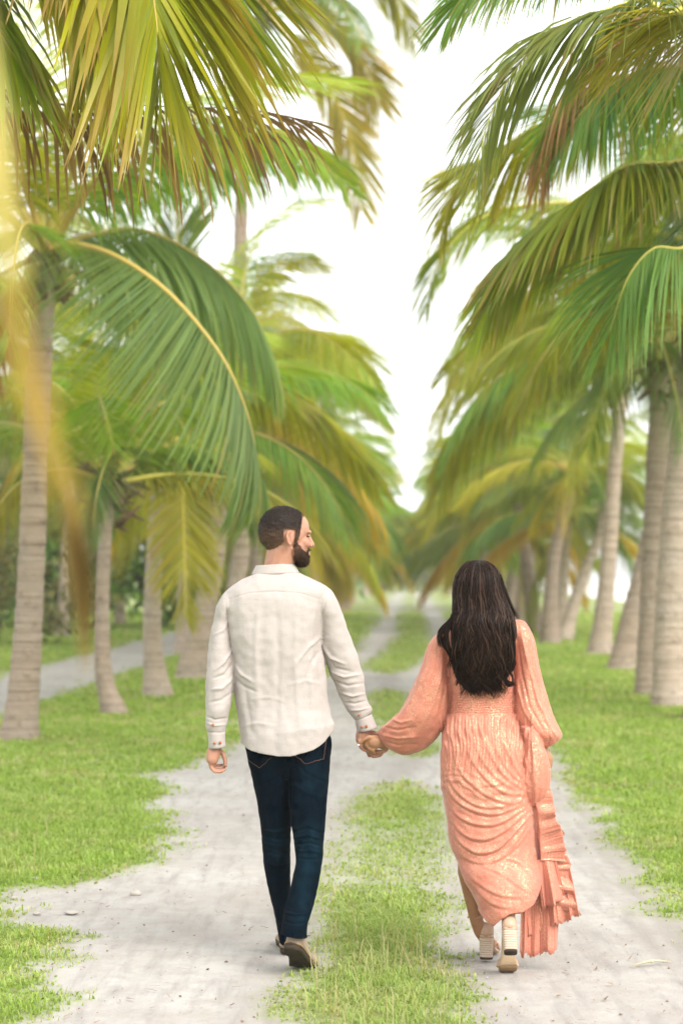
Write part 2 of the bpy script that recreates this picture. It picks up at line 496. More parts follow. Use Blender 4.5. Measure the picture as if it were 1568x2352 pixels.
def cover(x, y, edge_noise=None):
    """grass cover 0..1 on the ground at world x, y"""
    u = x - SL * y
    n = fbm2(x, y, 3.2, 1.0, 4) * 0.30 + fbm2(x, y, 0.9, 4.0, 2) * 0.14 + fbm2(x, y, 14, 7.0, 2) * 0.20 if edge_noise is None else edge_noise
    w = 0.15 + 0.004 * y
    yl = np.clip(y, 5, 80)
    L = sst(-w, w, np.interp(yl, *T_left) - u + n)
    R = sst(-w, w, u - np.interp(yl, *T_right) + n)
    cl, cr = np.interp(yl, *T_cl), np.interp(yl, *T_cr)
    half = (cr - cl) / 2
    C = sst(-w, w, half - 0.015 - np.abs(u - (cl + cr) / 2) + n * 0.75) * (half > 0.03)
    C = C * (1 - 0.45 * sst(9.3, 10.2, y) * (1 - sst(12, 13, y)))
    side = sst(-0.25, 0.25, 0.95 - np.abs(u + 5.45) + n * 1.6) * (y > 15) * (y < 160)      # second sandy track beyond the left palms
    fing = sst(-0.08, 0.08, 0.10 - np.abs(y - 20.6 - 0.5 * np.sin(u * 2)) + n * 0.7) * (u < -1.2) * (u > -3.0)
    g = np.clip(np.maximum(np.maximum(L * (1 - side) * (1 - 0.8 * fing), R), C), 0, 1)
    bare = sst(0.28, 0.5, fbm2(x, y, 1.3, 9.0))
    return g * (1 - 0.45 * bare * (u < 0) - 0.15 * bare)

def gz(x, y):
    return 0.0

# ground sheet: fine near, coarse far
def axis_y():
    ys = [-300, -80, -20, 0, 3, 5]
    y = 5.6
    while y < 60: ys.append(y); y += 0.035 * max(1, (y / 9) ** 1.35)
    while y < 4000: ys.append(y); y *= 1.12
    return np.array(ys + [4000.0])
ys = axis_y()
us = np.concatenate([[-4000, -900, -200, -60, -30, -18, -12, -9], np.arange(-7.5, -3.2, 0.12), np.arange(-3.2, 3.2, 0.045), np.arange(3.2, 8, 0.25),
                     [9, 11.99, 12.0, 16, 30, 60, 200, 900, 4000]])
gx = us[None, :] + SL * np.clip(ys, 0, 200)[:, None]
gy = np.repeat(ys[:, None], len(us), 1)
inn = (ys > 5) & (ys < 170)
cov = np.ones_like(gx)
sub = gx[inn]; suby = gy[inn]
cov[inn] = cover(sub.ravel(), suby.ravel()).reshape(sub.shape)
far_u = np.abs(us) > 9
cov[:, far_u] = 1.0
cov[ys >= 170] = 1.0
relief = np.zeros_like(gx)
relief[inn] = (fbm2(sub.ravel(), suby.ravel(), 2.5, 21.0, 2) * 0.012).reshape(sub.shape)
relief *= (np.abs(us)[None, :] < 7)
near_feet = np.exp(-(((gx - (-0.2)) / 1.1) ** 2 + ((gy - 8.0) / 0.8) ** 2))
relief = relief * (1 - 0.9 * near_feet) - 0.006 * (1 - cov)
nx, ny = len(us), len(ys)
GV = np.stack([gx, gy, relief], -1).reshape(-1, 3)
idx = np.arange(nx * ny).reshape(ny, nx)
quads = np.stack([idx[:-1, :-1], idx[:-1, 1:], idx[1:, 1:], idx[1:, :-1]], -1).reshape(-1, 4)
fc = cov.reshape(-1)[quads].mean(1)
cxm = GV[quads][:, :, :2].mean(1)
is_track = (fc < 0.42) & (cxm[:, 1] > 5) & (cxm[:, 1] < 170)
um = cxm[:, 0] - SL * cxm[:, 1]
is_side = is_track & (um < -4.0)
is_main = is_track & ~is_side
ug = gx - SL * gy; yc = np.clip(gy, 5, 80)
rut = np.zeros_like(gx)
er = np.interp(yc, *T_right); rag = np.zeros_like(gx); rag[inn] = fbm2(sub.ravel(), suby.ravel() * 0.35, 2.2, 77.0, 3).reshape(sub.shape)
for off, wd, am in ((0.16, 0.05, 0.9), (0.28, 0.04, 0.7), (0.06, 0.06, 0.8), (0.55, 0.05, 0.35)):
    rut += am * np.exp(-((ug - er + off + 0.05 * rag) / wd) ** 2) * (gy < 14)
for T_, sg in ((T_cl, -1), (T_cr, 1)):
    rut += 0.75 * np.exp(-((ug - np.interp(yc, *T_) - sg * (0.07 + 0.06 * rag)) / 0.11) ** 2)
for cc_, am in ((-1.02, 0.3), (-0.62, 0.3), (0.62, 0.22)):
    rut += am * np.exp(-((ug - cc_ + 0.09 * rag) / 0.06) ** 2)
rut = np.clip(rut * (0.75 + 0.9 * rag), 0, 1) * (gy > 5) * (gy < 80)
def sub_mesh(name, sel, dz=0.0):
    q = quads[sel]; used, inv = np.unique(q, return_inverse=True)
    v = GV[used].copy(); v[:, 2] += dz
    me = mk_np(name, v, inv.reshape(-1, 4), M['ground'])
    set_float(me, 'cover', cov.reshape(-1)[used]); set_float(me, 'rut', rut.reshape(-1)[used])
    return link(name, me)
tag(sub_mesh('ground', ~is_track & ~((um > 12.0) & (cxm[:, 1] > 0) & (cxm[:, 1] < 4000) & (np.abs(cxm[:, 1]) < 4000) & (um > 12))), kind='structure')
tag(sub_mesh('sandy_track', is_main), kind='structure')
tag(sub_mesh('side_track', is_side), kind='structure')

def sheet(name, x0, x1, z, mat):
    v = [(x0, 0, z), (x1, 0, z), (x1 + SL * 200, 200, z), (x0 + SL * 200, 200, z), (x1 + SL * 200, 4000, z), (x0 + SL * 200, 4000, z), (x0, -300, z), (x1, -300, z)]
    o = link(name, mk_mesh(name, v, [(0, 1, 2, 3), (3, 2, 4, 5), (6, 7, 1, 0)], mat, False))
    return tag(o, kind='structure')
sheet('beach', 11.9, 62.0, -0.004, M['beach'])
sheet('sea', 61.5, 4000.0, -0.012, M['sea'])

# ------------------------------------------------------------------ grass
def blades(x, y, h, w, lean, cols, az=None):
    n = len(x)
    az = RNG.uniform(0, 2 * math.pi, n) if az is None else az
    d = np.stack([np.cos(az), np.sin(az), np.zeros(n)], 1)
    s = np.stack([-np.sin(az), np.cos(az), np.zeros(n)], 1) * w[:, None] * 0.5
    b = np.stack([x, y, np.full(n, -0.004)], 1)
    m = b + d * (h * lean * 0.35)[:, None]; m[:, 2] += h * 0.62 * np.sqrt(np.clip(1 - (lean * 0.5) ** 2, 0.1, 1))
    tp = b + d * (h * lean)[:, None]; tp[:, 2] += h * np.sqrt(np.clip(1 - (lean * 0.85) ** 2, 0.05, 1))
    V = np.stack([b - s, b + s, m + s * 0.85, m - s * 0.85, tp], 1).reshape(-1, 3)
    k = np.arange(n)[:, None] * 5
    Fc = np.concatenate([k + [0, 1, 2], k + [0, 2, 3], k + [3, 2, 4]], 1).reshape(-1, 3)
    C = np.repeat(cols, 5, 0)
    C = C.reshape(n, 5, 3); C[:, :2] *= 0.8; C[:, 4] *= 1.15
    return V, Fc, C.reshape(-1, 3)

GV_, GF_, GC_ = [], [], []
def add_blades(*a, **k):
    V, f, c = blades(*a, **k)
    off = sum(len(v) for v in GV_)
    GV_.append(V); GF_.append(f + off); GC_.append(c)

PAL = np.array([(0.26, 0.37, 0.075), (0.32, 0.42, 0.10), (0.38, 0.46, 0.14), (0.20, 0.29, 0.065), (0.44, 0.45, 0.20), (0.48, 0.43, 0.25)])
def scatter(y0, y1, dens, hmin, hmax, w, um0=-4.6, um1=6.0):
    marg = 0.6
    hw = lambda y: 784 / F * y + marg
    area = (hw(y0) + hw(y1)) * (y1 - y0)
    n = int(area * dens)
    y = RNG.uniform(y0, y1, n); x = RNG.uniform(-1, 1, n) * hw(y1)
    k = np.abs(x) < hw(y); x, y = x[k], y[k]
    # cover looked up on the ground grid
    u = x - SL * y
    iy = np.clip(np.searchsorted(ys, y) - 1, 0, ny - 2); ix = np.clip(np.searchsorted(us, u) - 1, 0, nx - 2)
    g = cov[iy, ix]
    k = (RNG.uniform(0, 1, len(x)) < g ** 1.4) & (u < 11.5)
    x, y, u, g = x[k], y[k], u[k], g[k]
    # clumps
    cl = fbm2(x, y, 5.0, 33.0, 2); dry = fbm2(x, y, 1.6, 51.0, 2)
    n = len(x)
    r = RNG.uniform(0, 1, n) + 0.85 * dry
    ci = np.select([r < 0.25, r < 0.55, r < 0.82, r < 0.9, r < 1.06], [0, 1, 2, 3, 4], 5)
    c = PAL[ci] * RNG.uniform(0.95, 1.35, (n, 1)) * (1 + 0.25 * cl[:, None])
    mid = (np.abs(u) < 0.7)                              # the strip between the wheel tracks is paler
    c[mid] = c[mid] * 0.8 + np.array([0.07, 0.07, 0.045])
    h = RNG.uniform(hmin, hmax, n) * (0.8 + 0.9 * np.clip(cl + 0.2, -0.3, 0.8)) * (0.45 + 0.55 * g)
    ww = RNG.uniform(0.7, 1.5, n) * w
    weed = RNG.uniform(0, 1, n) < 0.35                    # small broad weed leaves among the blades
    ww[weed] *= 2.6; h[weed] *= 0.55
    add_blades(x, y, h, ww, RNG.uniform(0.45, 1.12, n), c)

scatter(6.2, 9.0, 12000, 0.018, 0.055, 0.0036)
scatter(9.0, 14.0, 6000, 0.022, 0.065, 0.005)
scatter(14.0, 24.0, 2000, 0.03, 0.075, 0.009)
scatter(24.0, 45.0, 480, 0.04, 0.09, 0.018)
scatter(45.0, 80.0, 90, 0.05, 0.10, 0.04)
# taller seed stems and dry straws
def stems(n, fx, cols, h0, h1):
    x, y = fx(n)
    c = np.array(cols)[RNG.integers(0, len(cols), len(x))]
    add_blades(x, y, RNG.uniform(h0, h1, len(x)), np.full(len(x), 0.0032) * np.maximum(1, y / 9), RNG.uniform(0.3, 1.1, len(x)), c)
straw = [(0.55, 0.47, 0.27), (0.46, 0.42, 0.21), (0.40, 0.42, 0.20)]
def strip_pts(n):
    y = RNG.uniform(6.4, 8.6, n); a = np.interp(y, *T_cl); b = np.interp(y, *T_cr)
    return a + (b - a) * RNG.uniform(0.05, 0.95, n) + SL * y, y
stems(190, strip_pts, straw, 0.10, 0.26)
def left_pts(n):
    y = RNG.uniform(9.5, 19, n); a = np.interp(y, *T_left)
    return a - RNG.uniform(0.1, 2.4, n) + SL * y, y
stems(160, left_pts, straw + [(0.3, 0.36, 0.12)], 0.10, 0.24)
def right_pts(n):
    y = RNG.uniform(9, 22, n); a = np.interp(y, *T_right)
    return a + RNG.uniform(0.1, 2.4, n) + SL * y, y
stems(160, right_pts, straw + [(0.3, 0.36, 0.12)], 0.08, 0.2)
V, f, c = np.concatenate(GV_), np.concatenate(GF_), np.concatenate(GC_)
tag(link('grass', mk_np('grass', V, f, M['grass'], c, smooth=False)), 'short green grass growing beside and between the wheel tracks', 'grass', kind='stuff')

# ------------------------------------------------------------------ pebbles, twigs, rocks
pv, pf, pc = [], [], []
oct_v = np.array([(1, 0, 0), (-1, 0, 0), (0, 1, 0), (0, -1, 0), (0, 0, 1), (0, 0, -1)], float)
oct_f = np.array([(0, 2, 4), (2, 1, 4), (1, 3, 4), (3, 0, 4), (2, 0, 5), (1, 2, 5), (3, 1, 5), (0, 3, 5)])
def on_sand(n, y0, y1):
    y = RNG.uniform(y0, y1, n); x = RNG.uniform(-1.5, 1.5, n) * (784 / F * y)
    u = x - SL * y
    iy = np.clip(np.searchsorted(ys, y) - 1, 0, ny - 2); ix = np.clip(np.searchsorted(us, u) - 1, 0, nx - 2)
    k = cov[iy, ix] < 0.5
    return x[k], y[k]
x, y = on_sand(2200, 6.2, 16)
for a, b in zip(x, y):
    r = 0.002 + 0.005 * RNG.random() ** 3
    v = oct_v * np.array([r * RNG.uniform(0.8, 1.5), r * RNG.uniform(0.8, 1.5), r * 0.6]) + RNG.normal(0, r * 0.2, (6, 3)) + (a, b, 0.0)
    pf.append(oct_f + 6 * len(pv)); pv.append(v)
    t = RNG.random()
    cc = (0.5, 0.47, 0.43) if t < 0.45 else (0.26, 0.21, 0.16) if t < 0.8 else (0.32, 0.2, 0.1)
    pc.append(np.tile(np.array(cc) * RNG.uniform(0.7, 1.2), (6, 1)))
tag(link('pebbles', mk_np('pebbles', np.concatenate(pv), np.concatenate(pf), M['litter'], np.concatenate(pc), smooth=False)), 'small pebbles scattered over the sandy wheel tracks', 'pebbles', kind='stuff')
GV_, GF_, GC_ = [], [], []
x, y = on_sand(1500, 6.2, 18)
n = len(x)
lc = np.array([(0.22, 0.15, 0.10), (0.30, 0.21, 0.13), (0.17, 0.12, 0.09), (0.36, 0.30, 0.2)])[RNG.integers(0, 4, n)]
az = RNG.uniform(0, 6.28, n); d = np.stack([np.cos(az), np.sin(az)], 1); L = RNG.uniform(0.008, 0.05, n); W = RNG.uniform(0.0015, 0.005, n)
s = np.stack([-d[:, 1], d[:, 0]], 1) * W[:, None]
z = np.full(n, 0.004)
c3 = lambda q, zz: np.concatenate([q, zz[:, None]], 1)
b = np.stack([x, y], 1)
LV = np.stack([c3(b - s, z), c3(b + s, z), c3(b + d * L[:, None] + s * 0.5, z + 0.004), c3(b + d * L[:, None] - s * 0.5, z + 0.004)], 1).reshape(-1, 3)
LF = (np.arange(n)[:, None] * 4 + np.arange(4)[None, :])
tag(link('dry_leaf_litter', mk_np('dry_leaf_litter', LV, LF, M['litter'], np.repeat(lc, 4, 0), smooth=False)), 'dry leaf scraps and twigs lying on the sandy track', 'litter', kind='stuff')

def rock(px, py, r, label, seed, flat=0.6):
    g = GP(px, py); mb = MB(); mb.ball((0, 0, 0), 1.0, n=14, m=9)
    v = np.array(mb.v); nz = vnoise(v, 1.3, seed); v = v * (1 + 0.32 * nz[:, None]) * np.array([r, r * 0.8, r * flat])
    v[:, 2] += r * flat * 0.45
    o = link('rock', mk_mesh('rock', v, mb.f, M['rock']), loc=(g[0], g[1], 0.0))
    return tag(o, label, 'rock', 'pale rocks at the edge of the track')
rock(312, 2056, 0.028, 'rounded pale limestone rock, largest one, where the sandy gap meets the track', 1.0)
rock(165, 2098, 0.034, 'flat cream limestone rock half buried in the sandy gap', 2.0, 0.3)
rock(80, 2022, 0.022, 'small pale stone at the grass edge above the sandy gap', 3.0)
rock(33, 2065, 0.018, 'tiny white stone lying alone on the sandy gap in the grass', 4.0)
rock(85, 2100, 0.02, 'little flat stone next to the half buried rock', 5.0, 0.4)

q = MB(); a_, b_ = GP(1445, 2222), GP(1545, 2212)
q.tube([a_ + (0, 0, .006), (a_ + b_) / 2 + (0, .01, .016), b_ + (0, 0, .006)], [.002, .006, .0015], n=6); q.tube([(a_ + b_) / 2 + (0, 0, .012), b_ + (-.03, .05, .008)], [.004, .001], n=5)
tag(q.obj('fallen_palm_leaflet', mat_plain('straw', (0.42, 0.36, 0.24), (0.5, 0.44, 0.31))), 'dry straw-coloured palm leaflet lying on the right wheel track', 'dry leaf')
# ================================================================== PALMS

GREENS = [(0.161, 0.277, 0.056), (0.217, 0.338, 0.062), (0.280, 0.392, 0.062), (0.126, 0.223, 0.075), (0.350, 0.425, 0.069), (0.434, 0.446, 0.075)]
OLIVE = [(0.286, 0.299, 0.046), (0.364, 0.351, 0.052), (0.221, 0.267, 0.046), (0.455, 0.390, 0.065), (0.182, 0.234, 0.046)]
YELLOW = [(0.483, 0.384, 0.072), (0.414, 0.360, 0.084), (0.552, 0.408, 0.084), (0.322, 0.324, 0.072), (0.517, 0.324, 0.072)]
BROWN = [(0.408, 0.240, 0.120), (0.480, 0.324, 0.168), (0.300, 0.168, 0.084), (0.528, 0.396, 0.204)]
DEAD = [(0.16, 0.095, 0.055), (0.22, 0.13, 0.07), (0.12, 0.07, 0.045)]
STY = {'amber': ([(0.46, 0.33, 0.08), (0.42, 0.29, 0.07), (0.46, 0.36, 0.10)], 0.1, (0.44, 0.32, 0.09)), 'soft': ([(0.20, 0.27, 0.09), (0.25, 0.31, 0.10), (0.31, 0.34, 0.09), (0.17, 0.24, 0.10)], 0.12, (0.56, 0.44, 0.10)), 'tipped': (OLIVE[:4] + GREENS[2:], 0.8, (0.50, 0.40, 0.08)), 'green': (GREENS, 0.10, (0.40, 0.34, 0.08)), 'olive': (OLIVE + GREENS[2:5], 0.18, (0.46, 0.36, 0.08)), 'yellow': (YELLOW + OLIVE[3:4], 0.2, (0.55, 0.38, 0.07)),
       'brown': (BROWN, 0.5, (0.42, 0.29, 0.12)), 'dead': (DEAD, 0.5, (0.22, 0.14, 0.08)), 'teal': ([(0.125, 0.21, 0.09), (0.16, 0.25, 0.10), (0.21, 0.29, 0.085)], 0.08, (0.46, 0.38, 0.09)),
       'mix': (GREENS[1:] + [(0.42, 0.43, 0.08), (0.46, 0.42, 0.08)] + OLIVE[:2], 0.12, (0.45, 0.37, 0.09))}

def frond_parts(path, leaf, style, n=86, grav=0.8, wind=(0, 0, 0), seed=1, start=0.14, lift=0.25, sides=(1, -1), width=0.018, rib=0.022, keep=0.97, fwd=1.0, roll=0.0):
    """a pinnate leaf along a 3D path: (leaflet verts, faces, cols), (midrib verts, faces, cols)"""
    rg = np.random.default_rng(seed)
    pal, tipb, ribc = STY[style]
    path = smooth_path(path, 30)
    main = np.array(pal[rg.integers(len(pal))])
    seg = np.linalg.norm(np.diff(path, axis=0), axis=1); cum = np.concatenate([[0], np.cumsum(seg)]); cum /= cum[-1]
    down = unit(np.array([wind[0], wind[1], -1.0 + wind[2]]))
    V, Fc, C = [], [], []
    for sd in sides:
        for k in range(n):
            s = start + (1 - start) * (k + rg.uniform(-0.3, 0.3)) / (n - 1)
            s = min(max(s, 0.02), 0.999)
            if rg.random() > keep: continue
            c = np.array([np.interp(s, cum, path[:, j]) for j in range(3)])
            c2 = np.array([np.interp(min(s + 0.03, 1), cum, path[:, j]) for j in range(3)])
            c1 = np.array([np.interp(max(s - 0.03, 0), cum, path[:, j]) for j in range(3)])
            T = unit(c2 - c1); S0 = unit(np.cross(T, UP)); N0 = unit(np.cross(S0, T))
            ro = roll * (0.35 + 0.65 * s); S = (S0 * math.cos(ro) + N0 * math.sin(ro)) * sd; N = N0 * math.cos(ro) - S0 * math.sin(ro)
            q = min(1.0, max(0.0, (s - start) / (1 - start)))
            l = leaf * (0.45 + 0.75 * math.sin(math.pi * min(1, q * 0.62 + 0.14)) - 0.45 * max(0, q - 0.72) / 0.28) * rg.uniform(0.86, 1.1)
            a = (math.radians(28 + 40 * q ** 1.2) + rg.normal(0, 0.06)) * fwd
            d = unit(S * math.cos(a) + T * math.sin(a) + N * (lift * (1 - 0.5 * q) + rg.normal(0, 0.05)))
            w = width * (0.75 + 0.5 * math.sin(math.pi * min(1, q + 0.1))) * rg.uniform(0.85, 1.15)
            base = (0.62 * main + 0.38 * np.array(pal[rg.integers(len(pal))])) * rg.uniform(0.84, 1.16)
            tc = np.array(BROWN[rg.integers(len(BROWN))]) if rg.random() < tipb else base * 1.1
            g = grav * rg.uniform(0.8, 1.25) * (1 - 0.7 * max(0, q - 0.5) / 0.5)
            pts = [c]; dd = unit(d + down * g * 0.5)
            for j in range(4):
                dd = unit(dd + down * g * 0.085 * (1 + j)); pts.append(pts[-1] + dd * l / 4)
            b = len(V)
            ww = (0.45, 1.0, 0.95, 0.6)
            for j in range(4):
                e = unit(pts[j + 1] - pts[j]); wv = unit(T - e * (T @ e) + 0.25 * S) * w * 0.5 * ww[j]
                V += [pts[j] - wv, pts[j] + wv]
                f = j / 4.0
                ff = f ** 3; cc = base * (1 - ff) + tc * ff
                C += [cc, cc]
            V.append(pts[4]); C.append(tc)
            for j in range(3): Fc.append((b + 2 * j, b + 2 * j + 1, b + 2 * j + 3, b + 2 * j + 2))
            Fc.append((b + 6, b + 7, b + 8, b + 8))
    Fq = [f if f[2] != f[3] else f[:3] for f in Fc]
    mb = MB()
    rad = [rib * (1.9 * math.exp(-6 * t) + 1.0 - 0.85 * t) for t in np.linspace(0, 1, 30)]
    mb.tube(path, rad, n=5)
    rc = np.array(ribc)
    cols = np.tile(rc, (len(mb.v), 1))
    return (V, Fq, C), (mb.v, mb.f, cols)

def gap(px, py):
    """True where open sky shows between the two rows in the photograph"""
    r = [0, 110, 150, 450, 495, 560, 700, 750, 850, 1000, 1120, 1180]
    l = [955, 960, 890, 860, 835, 770, 775, 835, 905, 925, 935, 935]
    h = [985, 1000, 1095, 1015, 1010, 985, 972, 972, 985, 955, 946, 940]
    return (py < 1180) & (px > np.interp(py, r, l)) & (px < np.interp(py, r, h))

def arc_path(L, e0, bend, power=1.35, side=0.0, n=24):
    p = np.zeros(3); out = [p.copy()]
    for k in range(n):
        s = (k + 0.5) / n
        e = math.radians(e0 - bend * s ** power); a = math.radians(side * s * s)
        p = p + np.array([math.cos(e) * math.cos(a), math.cos(e) * math.sin(a), math.sin(e)]) * L / n
        out.append(p.copy())
    return np.array(out)

TEMPL = {}
def template(kind, var):
    """shared frond shapes by age class: 0 spear ... 5 hanging dead"""
    key = (kind, var)
    if key in TEMPL: return TEMPL[key]
    e0, bend, grav, style, L = [(78, 40, 0.35, 'green', 3.2), (62, 75, 0.6, ('green', 'teal', 'mix')[var % 3], 3.7), (42, 88, 0.85, ('mix', 'green', 'olive')[var % 3], 3.9),
                                (18, 85, 1.1, ('olive', 'mix', 'teal')[var % 3], 3.8), (-8, 72, 1.4, ('olive', 'yellow', 'mix')[var % 3], 3.5), (-48, 40, 1.8, ('yellow', 'olive', 'mix')[var % 3], 2.9)][kind]
    rs = random.Random(kind * 10 + var)
    path = arc_path(L * rs.uniform(0.92, 1.08), e0 + rs.uniform(-6, 6), bend * rs.uniform(0.9, 1.12), side=rs.uniform(-25, 25))
    a, b = frond_parts(path, (0.55, 0.8, 0.92, 0.9, 0.8, 0.6)[kind], style, n=118, grav=grav, seed=kind * 100 + var, keep=0.97 if kind < 4 else 0.86, wind=(0.0, 0, 0), roll=rs.uniform(-0.5, 0.5))
    ml = mk_mesh('frond', a[0], a[1], M['frond'], True, a[2])
    mr = mk_mesh('midrib', b[0], b[1], M['midrib'], True, b[2])
    nv = len(a[0])
    mj = mk_mesh('frond_far', list(a[0]) + [tuple(p) for p in b[0]], list(a[1]) + [tuple(i + nv for i in f) for f in b[1]], [M['frond'], M['midrib']], True,
                 np.concatenate([np.array(a[2]), b[2]]), [0] * len(a[1]) + [1] * len(b[1]))
    TEMPL[key] = (ml, mr, mj, path)
    return TEMPL[key]

def trunk_mesh(pts, r0, r1, flare=1.5, fib_len=0.7, seed=0, n=18):
    pts = np.asarray(pts); L = np.sum(np.linalg.norm(np.diff(pts, axis=0), axis=1))
    m = int(min(110, max(24, L / 0.055)))
    path = smooth_path(pts, m); rs = np.random.default_rng(seed)
    rings = []; fib = []
    for i, p in enumerate(path):
        t = i / (m - 1); h = t * L
        r = r0 + (r1 - r0) * min(1, t * 1.6) ** 0.8
        r *= 1 + (flare - 1) * math.exp(-h / 0.28)
        r *= 1 + 0.055 * ((i % 2) - 0.5) + 0.025 * rs.normal()
        if h > L - fib_len: r *= 1 + 0.35 * (h - L + fib_len) / fib_len
        rings.append([p + np.array([math.cos(2 * math.pi * j / n), math.sin(2 * math.pi * j / n), 0]) * r * (1 + 0.05 * math.sin(3 * 2 * math.pi * j / n + seed) * math.exp(-h / 0.5)) for j in range(n)])
        fib += [float(np.clip((h - L + fib_len * 0.8) / (fib_len * 0.5), 0, 1))] * n
    mb = MB(); mb.loft(rings)
    me = mk_mesh('trunk', mb.v, mb.f, M['trunk'])
    fib += [0.0, 1.0]
    set_float(me, 'fib', fib)
    return me

def crown_fibre(seed):
    """ragged brown sheath and old leaf bases under the crown"""
    rs = np.random.default_rng(seed); mb = MB()
    for k in range(26):
        a = rs.uniform(0, 6.28); e = rs.uniform(-0.9, 0.9); L = rs.uniform(0.15, 0.42)
        d = np.array([math.cos(a) * math.cos(e), math.sin(a) * math.cos(e), math.sin(e)])
        p0 = np.array([math.cos(a), math.sin(a), 0]) * 0.08 + np.array([0, 0, rs.uniform(-0.45, 0.1)])
        mb.tube([p0, p0 + d * L * 0.5, p0 + d * L + np.array([0, 0, -0.1 * L])], [0.04, 0.03, 0.008], n=5)
    me = mk_mesh('sheath', mb.v, mb.f, M['trunk']); set_float(me, 'fib', np.ones(len(mb.v)))
    return me
SHEATH = [crown_fibre(s) for s in range(3)]

def coconuts(parent, loc, k, seed):
    rs = np.random.default_rng(seed)
    for i in range(k):
        a = rs.uniform(0, 6.28); mb = MB(); mb.ball((0, 0, 0), (0.085, 0.085, 0.115), n=12, m=8)
        o = mb.obj('coconut', M['coconut'], parent)
        o.location = np.asarray(loc) + np.array([math.cos(a) * 0.22, math.sin(a) * 0.22, -0.18 - 0.12 * rs.random()])
        o.rotation_euler = (rs.uniform(-0.5, 0.5), rs.uniform(-0.5, 0.5), 0)

def palm(label, trunk_pts, r0, r1, nfr, seed, group, near=True, scale=1.0, heroes=(), flare=1.5, kinds=(1, 2, 2, 3, 3, 4), spread=None, nuts=0, pymax=None, avoid=True):
    rs = random.Random(seed)
    base = np.asarray(trunk_pts[0]).copy(); base[2] = 0.0
    t = empty('coconut_palm', base)
    tag(t, label, 'palm tree', group)
    link('trunk', trunk_mesh(np.asarray(trunk_pts) - base, r0, r1, flare, seed=seed), t)
    crown = np.asarray(trunk_pts[-1]) - base
    if near:
        o = link('sheath', SHEATH[seed % 3], t); o.location = crown; o.rotation_euler = (0, 0, rs.uniform(0, 6.28))
    az0 = rs.uniform(0, 6.28)
    for k in range(nfr):
        kind = kinds[int(k / nfr * len(kinds))]
        for attempt in range(14):
            az = az0 + k * 2.39996 + rs.uniform(-0.35, 0.35) * (1 + attempt)
            if spread is not None:
                az = math.radians(rs.uniform(*spread))
            var = rs.randrange(3)
            ml, mr, mj, path = template(kind, var)
            s = scale * rs.uniform(0.85, 1.08)
            w = path * s
            w = np.stack([w[:, 0] * math.cos(az) - w[:, 1] * math.sin(az), w[:, 0] * math.sin(az) + w[:, 1] * math.cos(az), w[:, 2]], 1) + crown + base
            if w[:, 1].min() < 5.5: continue
            px, py = proj(w)
            ok = True
            if avoid and (gap(px, py) | gap(px + 45 * 20 / w[:, 1], py) | gap(px - 45 * 20 / w[:, 1], py)).any(): ok = False
            if pymax is not None and ((px > -60) & (px < 1630) & (py > pymax)).any(): ok = False
            if ok: break
        else:
            continue
        if near:
            o = link('frond', ml, t); r = link('midrib', mr, o)
        else:
            o = link('frond', mj, t)
        o.location = crown; o.rotation_euler = (0, 0, az); o.scale = (s, s, s)
    for j, hf in enumerate(heroes):
        hp = [np.asarray(trunk_pts[-1])] if hf.get('attach', True) else []
        hp += [P(*q) for q in hf['p']]
        a, b = frond_parts([q - base for q in hp], hf.get('leaf', 0.85), hf.get('style', 'green'), n=int(hf.get('n', 78) * 1.5), grav=hf.get('grav', 1.0) * (0.8 if 'roll' not in hf else 1.0), wind=hf.get('wind', (0, 0, 0)),
                           seed=seed * 31 + j, start=hf.get('start', 0.16), lift=hf.get('lift', 0.2), width=hf.get('width', 0.036) * 0.72, rib=hf.get('rib', 0.02), keep=hf.get('keep', 0.97),
                           sides=hf.get('sides', (1, -1)), fwd=hf.get('fwd', 1.0), roll=hf.get('roll', 0.65 * (1 if j % 2 else -1)))
        o = link('frond', mk_mesh('frond', a[0], a[1], M['frond'], True, a[2]), t)
        link('midrib', mk_mesh('midrib', b[0], b[1], M['midrib'], True, b[2]), o)
    if nuts: coconuts(t, crown, nuts, seed)
    return t

def PT(Y, *pp):
    """trunk points at one distance; the first sits on the ground"""
    out = [P(x, y, Y) for x, y in pp]; out[0][2] = -0.03
    return out

GL, GR = 'coconut palms lining the left of the track', 'coconut palms lining the right of the track'
# ---- left row
palm('tall-trunked coconut palm with green nuts, left row, at the edge of the side track',
     PT(18.8, (45, 1700), (62, 1500), (75, 1250), (84, 1000), (96, 750), (108, 585)), 0.155, 0.115, 13, 11, GL, flare=1.35, nuts=5, pymax=1250, kinds=(0, 1, 1, 2, 2, 3),
     heroes=[dict(p=[(160, 562, 18.5), (260, 585, 17.6), (380, 665, 16.9), (490, 790, 16.5), (550, 900, 16.4), (585, 1020, 16.4), (594, 1140, 16.5)], leaf=1.1, style='soft', grav=1.5, wind=(-0.85, 0, 0), n=100, start=0.06, width=0.042, rib=0.024, roll=0.0),
             dict(p=[(190, 545, 19.2), (330, 530, 19.6), (470, 600, 19.8), (570, 700, 19.8), (612, 780, 19.8), (628, 850, 19.8)], leaf=1.05, style='teal', grav=1.8, wind=(-0.12, 0, 0), n=96, start=0.08, rib=0.022, width=0.042, roll=0.0),
             dict(p=[(150, 470, 18.8), (260, 400, 19), (420, 330, 19), (560, 303, 19), (680, 320, 19), (750, 352, 19), (780, 392, 19)], leaf=0.78, style='green', grav=1.9, n=90, width=0.04),
             dict(p=[(60, 430, 18.4), (30, 300, 17.8), (-40, 240, 17.0), (-130, 300, 16.4)], leaf=0.8, style='olive', grav=1.3),
             dict(p=[(60, 640, 18.5), (0, 700, 18.0), (-30, 850, 17.6), (-40, 1000, 17.5)], leaf=0.7, style='brown', grav=1.6)])
